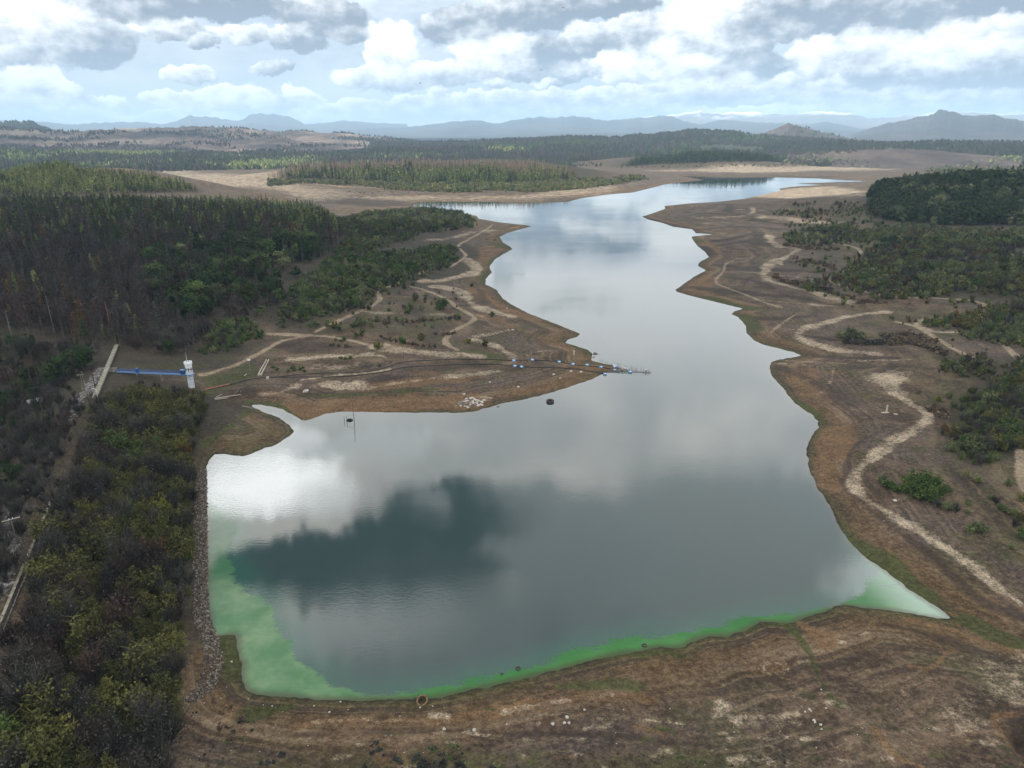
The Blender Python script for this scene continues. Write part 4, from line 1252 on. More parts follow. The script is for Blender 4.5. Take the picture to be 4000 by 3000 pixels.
def scatter(poly_px, spacing, rg, unit=D, min_d=1.0, keep=None, fringe=1.0):
    """plants spread over a traced patch of ground"""
    pg = np.array(poly_px, float) * unit
    pg = np.concatenate([densify(np.stack([a, b]), 60)[:-1] for a, b in zip(pg, np.roll(pg, -1, 0))])
    w = on_ground(pg[:, 0], pg[:, 1])[:, :2]
    lo, hi = w.min(0), w.max(0)
    gx, gy = np.meshgrid(np.arange(lo[0], hi[0], spacing), np.arange(lo[1], hi[1], spacing))
    p = np.stack([gx.ravel(), gy.ravel()], -1)
    p = p + rg.uniform(-.48, .48, p.shape) * spacing
    p = p[inside(p.astype(np.float32), w)]
    if not len(p):
        return np.zeros((0, 4))
    d = shore_sdf(p.astype(np.float32))
    p = p[d > min_d]
    if keep is not None:
        p = p[keep(p)]
    e = seg_dist(p.astype(np.float32), w, True)
    m = (e > (fbm(p[:, 0] / 13, p[:, 1] / 13, 2, 55) + .25) * spacing * 2.2 * fringe)
    p, e = p[m], e[m]
    return np.concatenate([p, ground_z(p[:, 0], p[:, 1])[:, None], (1 - .45 * fringe * (1 - smooth01(e, 0, spacing * 4)))[:, None]], 1)


def dam_u(p):
    return (p[:, 0] - cA[0]) * cnrm[0] + (p[:, 1] - cA[1]) * cnrm[1]


rg = np.random.default_rng(21)
# --- thicket on the upstream face of the dam
THICK = [(212,872),(250,856),(330,828),(400,846),(436,862),(440,905),(421,955),(424,1000),(424,1060),(424,1150),(415,1250),(407,1370),(414,1440),(408,1500),(378,1590),(372,1700),(-80,1900),(-80,1480),(0,1352),(60,1217),(110,1087),(160,967)]
pt = scatter(THICK, 3.0, rg, min_d=3.9, keep=lambda p: dam_u(p) > 3.2, fringe=.12)
bseg = on_plane(np.array([447., 741.]), np.array([1449., 1461.]), 12.0)
bd_ = seg_dist(pt[:, :2].astype(np.float32), bseg)
pt = pt[bd_ > 9]
pt[:, 3] *= .55 + .45 * smooth01(bd_[bd_ > 9], 9, 26)
u = dam_u(pt)
dsh = shore_sdf(pt[:, :2].astype(np.float32))
leafy = rg.uniform(0, 1, len(pt)) < np.clip(.12 + .9 * smooth01(u, 2, 24) + .25 * (pt[:, 1] > 230), 0, .80)
leafy &= ~((fbm(pt[:, 0] / 9, pt[:, 1] / 9, 2, 5) > .28) & (pt[:, 1] < 240))
P.add('thicket shrub', 'shrub', pt[leafy], (.85, 1.85), {'olive': .80, 'yellow': .045, 'green': .12, 'rust': .035}, 'dam', seed=1)
P.add('bare shrub', 'bare', pt[~leafy], (.8, 1.9), {'grey': .85, 'dead': .15}, 'dam', seed=2)
# --- dry side of the dam
DRY = [(-80,700),(120,745),(240,748),(246,762),(216,826),(190,815),(150,835),(178,868),(118,1000),(72,1110),(30,1090),(-80,1260)]
pt = scatter(DRY, 4.2, rg, keep=lambda p: (dam_u(p) < -7))
P.add('bare shrub', 'bare', pt[rg.uniform(0, 1, len(pt)) < .5], (.9, 1.9), {'grey': .7, 'dead': .3}, 'dry', seed=3)
pt2 = scatter(DRY, 6.5, rg, keep=lambda p: (dam_u(p) < -14))
P.add('dark evergreen tree', 'broad', pt2[rg.uniform(0, 1, len(pt2)) < .33], (.42, .75), {'broad': 1}, 'dry', seed=4)
P.add('dead pine', 'dead', pt2[rg.uniform(0, 1, len(pt2)) < .35], (.55, .9), {'dead': 1}, 'dry', seed=5)
pt = scatter([(0,1900),(0,2600),(-200,2600),(-200,1900)], 5, rg, unit=1, keep=lambda p: dam_u(p) < -3)
P.add('bare shrub', 'bare', pt, (.7, 1.2), {'grey': 1}, 'dry', seed=51)
# --- the withered plantation on the left and the green pines above it
FOR = [(-120,520),(-120,455),(100,452),(380,450),(560,470),(690,480),(745,500),(740,530),(700,560),(610,585),(520,640),(440,700),(330,748),(252,750),(120,740),(0,712),(-120,740)]
pt = scatter(FOR, 4.7, rg, fringe=.35)
dist = np.hypot(pt[:, 0], pt[:, 1])
az_ = np.degrees(np.arctan2(pt[:, 0], pt[:, 1]))
green = smooth01(dist + 130 * fbm(pt[:, 0] / 60, pt[:, 1] / 60, 3, 2), 640, 800)
ever = np.array([(300,585),(330,552),(420,530),(560,512),(690,535),(690,580),(620,630),(540,710),(450,690),(400,700),(330,668)], float) * D
ev_w = on_ground(ever[:, 0], ever[:, 1])[:, :2]
in_ev = inside(pt[:, :2].astype(np.float32), ev_w)
pt_ev = pt[in_ev]
pt = pt[~(in_ev & (rg.uniform(0, 1, len(pt)) < .72))]
green = smooth01(np.hypot(pt[:, 0], pt[:, 1]) + 130 * fbm(pt[:, 0] / 60, pt[:, 1] / 60, 3, 2), 640, 800)
pt_e = pt_ev[rg.uniform(0, 1, len(pt_ev)) < .26]
P.add('dark evergreen tree', 'broad', pt_e, (.62, 1.25), {'broad': .7, 'green': .12, 'scrub': .18}, 'left', seed=61)
gsel = rg.uniform(0, 1, len(pt)) < np.clip(.04 + .8 * green, 0, .9)
P.add('pine tree', 'pine', pt[gsel], (.55, .95), {'pine': .62, 'lightpine': .28, 'dead': .1}, 'left', wide=(.8, 1.5), seed=6)
P.add('dead pine', 'dead', pt[~gsel], (.5, 1.2), {'grey': .25, 'dead': .70, 'rust': .05}, 'left', wide=(.8, 1.9), seed=7)
pt = scatter([(-120,480),(-120,436),(200,438),(420,434),(560,438),(700,452),(735,478),(690,482),(560,470),(380,452),(100,455)], 5.0, rg)
P.add('pine tree', 'pine', pt, (.45, .75), {'lightpine': .35, 'pine': .6, 'dead': .05}, 'leftback', wide=(.75, 1.05), seed=8)
GAP = [(255,752),(330,756),(425,712),(470,690),(520,655),(590,605),(620,640),(590,672),(560,690),(470,694),(442,742),(415,768),(300,768)]
pt = scatter(GAP, 4.6, rg, fringe=.2)
sel = rg.uniform(0, 1, len(pt))
P.add('bare shrub', 'bare', pt[sel < .55], (.9, 2.0), {'grey': .6, 'dead': .4}, 'left', seed=62)
P.add('dead pine', 'dead', pt[(sel > .55) & (sel < .8)], (.45, .8), {'dead': .7, 'grey': .3}, 'left', wide=(1, 1.7), seed=63)
P.add('dark evergreen tree', 'broad', pt[sel > .93], (.5, .8), {'broad': .7, 'green': .3}, 'left', seed=64)
WEST = [(190,872),(165,950),(115,1075),(50,1215),(-60,1460),(-160,1460),(-80,1130),(40,1010),(110,925),(160,868)]
pt = scatter(WEST, 3.3, rg, keep=lambda p: dam_u(p) < -2.4, fringe=.2)
P.add('bare shrub', 'bare', pt[rg.uniform(0, 1, len(pt)) < .7], (.55, 1.3), {'grey': .8, 'dead': .2}, 'dry', seed=65)
# round dark evergreens between the plantation and the spit
EVER = [(330,612),(372,628),(420,575),(462,600),(505,612),(545,655),(470,660),(385,575),(412,650),(522,570),(600,606),(315,660),(565,610),(352,560),(440,640),(490,560),(545,580),(590,640),(640,600),(420,690),(360,680)]
e = np.array(EVER, float) * D
pt = on_ground(e[:, 0], e[:, 1])
P.add('dark evergreen tree', 'broad', pt, (.82, 1.2), {'broad': 1}, 'left', seed=9)
pt = on_ground(*(np.array([(150,800),(120,830),(185,800)], float) * D).T)
P.add('dark evergreen tree', 'broad', pt, (1.0, 1.25), {'broad': 1}, 'dry', seed=10)
pt = on_ground(*(np.array([(295,722),(340,730),(385,728),(330,745),(280,748),(370,750)], float) * D).T)
P.add('grey leafless tree', 'bare', pt, (2.2, 2.9), {'grey': 1}, 'left', seed=11)
# scrub in front of the wood
for pg, sp, sc, reg in [
        ([(430,742),(455,700),(500,690),(560,692),(572,728),(530,752),(470,772),(430,768)], 3.2, (.9, 1.5), 'left'),
        ([(585,655),(640,605),(700,560),(820,545),(950,530),(995,535),(990,570),(920,598),(868,620),(812,645),(800,672),(690,690),(640,706),(596,690)], 4.0, (.9, 1.6), 'left'),
        ([(690,480),(800,458),(900,452),(1000,458),(1030,474),(1030,492),(960,502),(900,512),(830,520),(740,520)], 4.6, (1.0, 1.7), 'left'),
        ([(720,520),(880,505),(900,520),(800,545),(700,562)], 4.4, (.9, 1.4), 'left')]:
    pt = scatter(pg, sp, rg, min_d=8)
    sel = rg.uniform(0, 1, len(pt)) < (.85 if sp < 4.5 else .55)
    P.add('scrub bush', 'scrub', pt[sel], sc, {'scrub': .45, 'green': .35, 'broad': .15, 'olive': .05}, reg, seed=12)
    P.add('bare shrub', 'bare', pt[~sel], (sc[0] * .8, sc[1] * .8), {'grey': .6, 'dead': .4}, reg, seed=13)
# single bushes on the spit: traced foot points and heights in metres
SPIT = [(1583,1128,4,'broad'),(1556,1120,3,'rust'),(1610,1114,4,'scrub'),(1723,1208,9,'green'),(1620,1172,6,'scrub'),(1665,1162,4,'scrub'),(1602,1206,6,'scrub'),(1650,1214,4.5,'scrub'),
 (1425,1268,6,'scrub'),(1400,1272,5,'scrub'),(1450,1272,5,'scrub'),(1380,1280,4,'scrub'),(1412,1312,5,'scrub'),(1390,1316,4,'scrub'),(1305,1284,5,'olive'),(1285,1276,5,'scrub'),(1325,1290,4,'scrub'),(1108,1278,4,'scrub'),(1215,1276,4,'scrub'),(1240,1272,4,'scrub'),
 (1479,1364,5.5,'olive'),(1586,1226,5,'green'),(1648,1330,5,'olive'),(1575,1340,4.5,'green'),(1560,1328,3,'scrub'),(1376,1228,3,'scrub'),(1520,1150,3.2,'scrub'),(1558,1146,3.5,'scrub'),(1570,1258,4,'scrub'),(1920,1236,4.5,'scrub'),(1830,1340,3.5,'yellow'),(1890,1352,4.5,'olive'),
 (1790,1240,4,'scrub'),(1780,1250,3.5,'scrub'),(1470,1250,3.5,'scrub'),(1345,1330,3,'green'),(1660,1176,3,'broad'),(1100,1262,5,'green'),(1160,1250,5,'scrub'),(1200,1246,4.5,'olive'),(1840,1118,3,'broad'),(1660,1182,2.8,'scrub'),(1520,1215,3,'scrub')]
for sx, sy, hh, c in SPIT:
    P.add('scrub bush', 'scrub', on_ground(sx, sy), hh / 3.8, {c: 1}, 'spit', seed=int(sx))
pt = scatter([(1000,1260),(1120,1215),(1250,1220),(1180,1290),(1060,1295)], 4.5, rg, unit=1)
P.add('bare shrub', 'bare', pt, (.35, .6), {'grey': .7, 'dead': .3}, 'spit', seed=14)
LOWG = [(1130,1452,'green'),(1150,1448,'green'),(1170,1446,'green'),(1190,1452,'green'),(1145,1440,'green'),(1180,1438,'green'),(1085,1446,'green'),(1065,1438,'scrub'),(1330,1402,'green'),(1350,1404,'green'),(1370,1400,'green'),(1310,1330,'green'),(1330,1334,'green'),(1480,1430,'green')]
for sx, sy, c in LOWG:
    P.add('scrub bush', 'scrub', on_ground(sx, sy), .42, {c: 1}, 'spit', wide=(1.4, 1.9), seed=int(sx))
line = []
for pl_, n in [([(1480,1315),(1530,1330),(1600,1345),(1640,1352),(1720,1362)], 34), ([(1440,1256),(1520,1258),(1600,1262),(1700,1252),(1800,1244)], 40), ([(1690,1306),(1750,1310),(1790,1300)], 12), ([(1290,1350),(1330,1352),(1380,1360)], 8)]:
    t = np.sort(rg.uniform(0, 1, n)); pp = np.array(pl_, float)
    s = np.linspace(0, 1, len(pp))
    line += list(zip(np.interp(t, s, pp[:, 0]) + rg.normal(0, 4, n), np.interp(t, s, pp[:, 1]) + rg.normal(0, 2, n)))
line = np.array(line)
P.add('scrub bush', 'scrub', on_ground(line[:, 0], line[:, 1]), (.35, .62), {'dry': .5, 'grey': .3, 'scrub': .2}, 'spithedge', seed=15)
pt = scatter(FOR, 13, rg)
P.add('bare shrub', 'bare', pt, (2.0, 3.2), {'grey': .5, 'dead': .5}, 'left', seed=66)
pt = scatter([(1690,480),(1900,440),(1920,530),(1780,600),(1850,660),(2120,650),(2230,660),(2230,780),(2050,720),(1900,700),(1760,640),(1700,540)], 10, rg, min_d=25, fringe=.2)
pt = pt[fbm(pt[:, 0] / 30, pt[:, 1] / 30, 3, 88) > -.12]
P.add('scrub bush', 'scrub', pt, (.35, 1.1), {'scrub': .5, 'olive': .2, 'pale': .15, 'broad': .15}, 'right', seed=67)
# --- plantation on the knoll at the left, the wooded peninsula, the far woods
pt = scatter([(-140,440),(-140,362),(0,361),(100,363),(200,370),(300,379),(380,392),(425,404),(432,416),(300,420),(0,424)], 5.2, rg)
P.add('pine tree', 'pine', pt, (.6, .82), {'lightpine': .8, 'pine': .2}, 'knoll', wide=(.85, 1.15), seed=16)
PEN = [(568,388),(600,378),(640,366),(700,360),(900,355),(1150,356),(1235,372),(1252,388),(1100,397),(900,398),(800,394),(700,388)]
pt = scatter(PEN, 5.6, rg, min_d=40)
back = 1.1 * smooth01(np.hypot(pt[:, 0], pt[:, 1]) + 60 * fbm(pt[:, 0] / 60, pt[:, 1] / 60, 2, 4), 1685, 1765)
sel = rg.uniform(0, 1, len(pt)) > back * .9
P.add('pine tree', 'pine', pt[sel], (.85, 1.25), {'lightpine': .7, 'pine': .3}, 'peninsula', wide=(.85, 1.2), seed=17)
P.add('dead pine', 'dead', pt[~sel], (.95, 1.35), {'pink': .9, 'pine': .1}, 'peninsula', wide=(1.0, 1.5), seed=18)
pt = scatter([(580,404),(640,397),(780,402),(860,412),(1000,417),(1150,416),(1265,408),(1405,387),(1380,379),(1250,388),(1100,396),(900,398),(700,389),(575,389)], 6.5, rg, min_d=20, fringe=.3)
pt = pt[fbm(pt[:, 0] / 45, pt[:, 1] / 30, 3, 6) > -.25]
P.add('scrub bush', 'scrub', pt, (1.1, 2.2), {'scrub': .25, 'pale': .65, 'green': .10}, 'peninsula', seed=19)
pt = scatter([(1330,362),(1420,356),(1560,352),(1715,350),(1720,344),(1640,338),(1500,338),(1380,345)], 8, rg, min_d=30)
P.add('pine tree', 'pine', pt, (1.0, 1.3), {'pine': .8, 'broad': .2}, 'farwood', wide=(1, 1.4), seed=20)
pt = scatter([(1320,364),(1720,360),(1850,356),(1850,352),(1400,356)], 15, rg, min_d=20)
P.add('scrub bush', 'scrub', pt, (1.2, 2.2), {'pale': .65, 'scrub': .35}, 'farwood', seed=22)
pt = scatter([(1990,372),(2212,372),(2300,372),(2300,344),(2100,348),(2000,352)], 13, rg, min_d=30)
P.add('scrub bush', 'scrub', pt, (1.3, 2.6), {'scrub': .5, 'pale': .3, 'green': .2}, 'farwood', seed=23)
pt = scatter([(-140,358),(300,352),(540,360),(560,352),(300,340),(-140,342)], 14, rg)
P.add('dead pine', 'dead', pt[::2], (.9, 1.2), {'dead': 1}, 'farwood', wide=(1.4, 2), seed=24)
P.add('pine tree', 'pine', pt[1::2], (.9, 1.3), {'pine': 1}, 'farwood', wide=(1.2, 1.6), seed=25)
pt = scatter([(700,418),(900,424),(1150,418),(1100,412),(800,408)], 24, rg, min_d=20)
P.add('scrub bush', 'scrub', pt, (.6, 1.3), {'scrub': .4, 'pale': .6}, 'peninsula', seed=26)
# --- right bank: the dark wood and the scrub in front of it
RW = [(1872,425),(1880,408),(1960,394),(2080,386),(2300,380),(2300,488),(2120,490),(2020,486),(1930,480),(1868,470)]
pt = scatter(RW, 5.2, rg, min_d=20)
ru = rg.uniform(0, 1, len(pt))
P.add('dark evergreen tree', 'broad', pt[ru < .34], (.85, 1.3), {'broad': .75, 'scrub': .25}, 'right', seed=27)
P.add('pine tree', 'pine', pt[(ru >= .34) & (ru < .58)], (.75, 1.1), {'pine': 1}, 'right', wide=(1, 1.35), seed=28)
P.add('dead pine', 'dead', pt[ru >= .58], (.6, .95), {'dead': 1}, 'right', wide=(1, 1.4), seed=29)
for pg, sp, sc, keep in [
        ([(1655,460),(1720,440),(1880,436),(1884,470),(1760,474),(1690,474)], 7.5, (.7, 1.6), -.05),
        ([(1690,510),(1740,494),(1800,482),(1890,478),(1920,500),(1880,530),(1780,536),(1700,528)], 5.6, (.9, 1.7), -.15),
        ([(1880,480),(2060,494),(2300,494),(2300,520),(2000,520),(1900,525)], 5.2, (.9, 1.6), -.3),
        ([(1790,606),(1850,560),(1910,522),(2010,512),(2300,512),(2300,655),(2130,640),(2080,634),(2000,648),(1900,648),(1820,628)], 4.4, (.9, 1.7), -.4),
        ([(1725,575),(1790,562),(1860,560),(1860,580),(1790,588),(1740,590)], 5, (.7, 1.3), -.1),
        ([(1716,612),(1770,602),(1800,600),(1800,632),(1740,632)], 4.5, (.7, 1.4), -.1),
        ([(1830,650),(1900,655),(2000,655),(2110,640),(2110,655),(1990,668),(1880,662)], 5.5, (.6, 1.1), .05)]:
    pt = scatter(pg, sp, rg, min_d=12, fringe=.4)
    pt = pt[fbm(pt[:, 0] / 26, pt[:, 1] / 26, 3, 31) > keep]
    s2 = .5 + .75 * fbm(pt[:, 0] / 34, pt[:, 1] / 34, 3, 77) + rg.uniform(-.25, .25, len(pt)) < .66
    P.add('scrub bush', 'scrub', pt[s2], sc, {'broad': .06, 'scrub': .52, 'olive': .20, 'pale': .10, 'green': .12}, 'right', seed=30)
    P.add('bare shrub', 'bare', pt[~s2], (.7, 1.4), {'grey': .75, 'dead': .15, 'rust': .1}, 'right', seed=31)
for pg, sp, sc in [
        ([(1980,704),(2010,690),(2110,668),(2230,640),(2300,640),(2300,770),(2230,760),(2140,745),(2090,735),(2050,712)], 3.9, (.8, 1.5)),
        ([(2010,806),(2040,776),(2120,770),(2170,790),(2160,830),(2080,815)], 3.6, (.8, 1.3)),
        ([(2040,920),(2070,880),(2120,830),(2180,780),(2300,740),(2300,960),(2200,990),(2150,1008),(2080,1002),(2020,990)], 3.1, (.85, 1.5)),
        ([(1930,700),(1950,690),(1985,690),(1985,704),(1945,708)], 3.6, (.7, 1.1))]:
    pt = scatter(pg, sp, rg, min_d=12)
    s2 = rg.uniform(0, 1, len(pt)) < .74
    P.add('scrub bush', 'scrub', pt[s2], sc, {'scrub': .42, 'green': .14, 'olive': .36, 'yellow': .05, 'rust': .03}, 'right', seed=32)
    P.add('bare shrub', 'bare', pt[~s2], (.8, 1.4), {'grey': 1}, 'right', seed=33)
RBUSH = [(1815,728,4.6,'scrub'),(1830,732,5.2,'scrub'),(1850,730,5.0,'scrub'),(1838,722,5.5,'scrub'),(1862,732,4,'scrub'),(1868,728,3.4,'scrub'),
 (1955,1062,5,'green'),(1975,1074,6.5,'green'),(2000,1078,6,'green'),(1990,1055,7.5,'green'),(2030,1070,4.2,'green'),(2010,1048,6,'green'),(1972,1050,6,'green'),(2046,1062,3.2,'green'),(1908,1048,4.2,'scrub'),(1922,1054,3.4,'green'),(1934,1060,3.4,'green'),
 (2045,1100,3.2,'scrub'),(2025,1096,2.8,'grey'),(2065,1108,2.6,'grey'),(2105,1145,3.6,'scrub'),(2095,1150,3,'scrub'),(2120,1148,3,'scrub'),(2140,1080,2.6,'scrub'),(2165,1102,3,'scrub'),(2185,1112,3,'scrub'),(2205,1125,3.4,'olive'),(2150,1090,2.8,'grey'),(2085,1030,3.2,'scrub'),(2110,1040,2.8,'scrub'),(2205,1160,3.4,'green'),(2190,1140,3,'grey'),
 (2090,1090,2.4,'scrub'),(1925,690,3,'scrub'),(2026,866,3,'yellow'),(2050,860,3,'scrub'),(2080,868,3.6,'green'),(2060,880,3.4,'scrub'),(2100,850,4,'olive'),(1985,850,2,'dry'),(2000,700,3.4,'green'),(2180,1050,3,'scrub'),(2208,1080,3,'olive')]
for sx, sy, hh, c in RBUSH:
    P.add('scrub bush' if c != 'grey' else 'bare shrub', 'scrub' if c != 'grey' else 'bare', on_ground(sx * D, sy * D), hh / 3.8, {c: 1}, 'right', seed=int(sx + sy), wide=(1.0, 1.35))
# rows of brown clods and dry tussocks left at the old water marks
line = []
for pl_, n in [([(3029,1075),(3040,1092),(3080,1105),(3150,1114),(3230,1130),(3300,1160),(3380,1180),(3460,1185)], 95), ([(3060,955),(3120,968),(3200,970),(3290,975)], 50), ([(3090,1020),(3160,1025),(3230,1035),(3260,1050)], 36),
               ([(3300,1335),(3390,1342),(3480,1345),(3560,1340),(3640,1362),(3690,1385)], 90), ([(3430,1315),(3520,1305),(3600,1318),(3660,1345)], 70), ([(3560,1330),(3500,1325),(3450,1330)], 40), ([(3630,1590),(3660,1610),(3690,1630)], 16)]:
    t = np.sort(rg.uniform(0, 1, n)); pp = np.array(pl_, float)
    s = np.linspace(0, 1, len(pp))
    line += list(zip(np.interp(t, s, pp[:, 0]) + rg.normal(0, 5, n), np.interp(t, s, pp[:, 1]) + rg.normal(0, 3.0, n)))
line = np.array(line)
P.add('dry tussock', 'tuft', on_ground(line[:, 0], line[:, 1]), (1.6, 3.0), {'dry': .85, 'grey': .15}, 'right', wide=(1.2, 1.7), seed=34)
# low heath along the lower edge of the frame
pt = scatter([(900,3010),(1000,2960),(1350,2900),(1700,2905),(2080,2900),(2100,3040),(900,3040)], 1.5, rg, unit=1)
pt = pt[fbm(pt[:, 0] / 7, pt[:, 1] / 4, 3, 41) > .02]
P.add('heath tuft', 'tuft', pt, (.7, 1.6), {'bluegrey': .7, 'dry': .12, 'scrub': .18}, 'front', wide=(1.0, 1.7), seed=35)
pt = scatter([(2080,2900),(3000,2930),(3600,2960),(4050,2900),(4050,3060),(2000,3060)], 2.0, rg, unit=1)
pt = pt[fbm(pt[:, 0] / 9, pt[:, 1] / 6, 3, 43) > -.05]
P.add('heath tuft', 'tuft', pt, (.35, .9), {'dry': .55, 'scrub': .25, 'bluegrey': .2}, 'front', wide=(1.2, 2), seed=36)
pt = scatter([(830,2700),(1000,2740),(1100,2850),(900,3000),(700,3040),(740,2800)], 2.2, rg, unit=1, min_d=3)
P.add('heath tuft', 'tuft', pt, (.5, 1.3), {'bluegrey': .3, 'dry': .4, 'scrub': .3}, 'front', seed=37)
# single small bushes over the open banks
pt = scatter([(1150,1300),(1500,1330),(1750,1345),(1880,1210),(1850,1120),(1520,1120),(1300,1240)], 10, rg, unit=1, min_d=25)
pt = pt[fbm(pt[:, 0] / 22, pt[:, 1] / 22, 3, 99) > -.08]
P.add('scrub bush', 'scrub', pt, (.28, .85), {'scrub': .65, 'dry': .15, 'green': .2}, 'spit', seed=38)
pt = scatter([(3700,1930),(4050,2130),(4050,2260),(3560,1990),(3700,1880)], 7, rg, unit=1, min_d=14)
P.add('scrub bush', 'scrub', pt, (.3, .75), {'scrub': .5, 'grey': .2, 'olive': .3}, 'right', seed=39)
pt = scatter([(3300,1270),(3550,1230),(4050,1400),(4050,1480),(3700,1380),(3500,1300)], 13, rg, unit=1, min_d=14)
P.add('scrub bush', 'scrub', pt, (.3, .7), {'scrub': .7, 'dry': .3}, 'right', seed=40)

# ---- individuals and masses: the plants that show largest are things of their own, the rest of each kind is one mass
REGION = {
    'dam': "on the lake face of the dam", 'dry': "behind the dam crest wall",
    'left': "in the wood behind the tower", 'leftback': "behind the left wood",
    'spit': "on the sandy spit right of the tower", 'spithedge': "in a hedge line on the spit",
    'knoll': "on the green knoll left of the plain", 'peninsula': "on the far wooded peninsula", 'farwood': "beyond the far end of the lake",
    'right': "on the right bank", 'front': "along the bottom edge"}
LOOK = {'olive': "olive green", 'yellow': "yellowing", 'rust': "rusty orange", 'green': "fresh green", 'grey': "grey leafless", 'pine': "dark green", 'lightpine': "bright green",
        'dead': "withered brown", 'pink': "withered pinkish", 'broad': "dark evergreen", 'scrub': "grey green", 'dry': "dry brown", 'bluegrey': "blue grey", 'pale': "pale yellowish"}
NOUN = {'thicket shrub': ('leafy_shrub', 'shrub', 'leafy shrub'), 'bare shrub': ('bare_shrub', 'bare shrub', 'twiggy shrub'), 'dark evergreen tree': ('evergreen_tree', 'evergreen tree', 'round crowned tree'),
        'dead pine': ('dead_pine', 'dead tree', 'pine with thin crown'), 'pine tree': ('pine_tree', 'pine tree', 'pine tree'), 'grey leafless tree': ('leafless_tree', 'leafless tree', 'tall tree'),
        'scrub bush': ('bush', 'bush', 'rounded bush'), 'dry tussock': ('tussock', 'tussock', 'grass tussock in a row'), 'heath tuft': ('heath_tuft', 'heath plant', 'low heath tuft')}
LIMIT = {'thicket shrub': 290, 'bare shrub': 280, 'dark evergreen tree': 200, 'dead pine': 280, 'pine tree': 280, 'grey leafless tree': 99, 'scrub bush': 290, 'dry tussock': 280, 'heath tuft': 280}
MASS = {'thicket shrub': "olive shrubs filling the thicket on the lake face of the dam", 'bare shrub': "grey leafless undergrowth between the larger shrubs",
        'dark evergreen tree': "smaller dark evergreens filling the woods", 'dead pine': "mass of withered brown pines covering the woods",
        'pine tree': "mass of green pines covering the hills and the peninsula", 'scrub bush': "grey green scrub covering both banks and the peninsula",
        'dry tussock': "dry tussocks scattered between the rows", 'heath tuft': "low heath and dry grass on the near bank", 'grey leafless tree': "grey trees"}
cache = {}


def part_meshes(kind, var, colour):
    key = (kind, var, colour)
    if key not in cache:
        t = TPL[kind][0][var]
        c = mesh_from(t.cv, t.cf, t.ct, 'crown', colour)
        s = mesh_from(t.tv, t.tf, np.full(len(t.tv), -1.0), 'trunk', colour)
        V, F, T = t.arrays()
        w = mesh_from(V, F, T, 'plant', colour)
        cache[key] = (c, s, w)
    return cache[key]


def project(x, y, z):
    """frame position (0..4000, 0..3000) and distance along the view"""
    c, s = math.cos(R(PITCH)), math.sin(R(PITCH))
    dz = np.asarray(z) - CAM_H
    t = y * c - dz * s
    return 2000 + F_PX * x / t, 1500 - F_PX * (y * s + dz * c) / t, t


def place_words(px, py):
    col_ = "far left" if px < 600 else "left" if px < 1500 else "middle" if px < 2500 else "right" if px < 3400 else "far right"
    row_ = "upper" if py < 1000 else "middle" if py < 2000 else "lower"
    return col_, row_


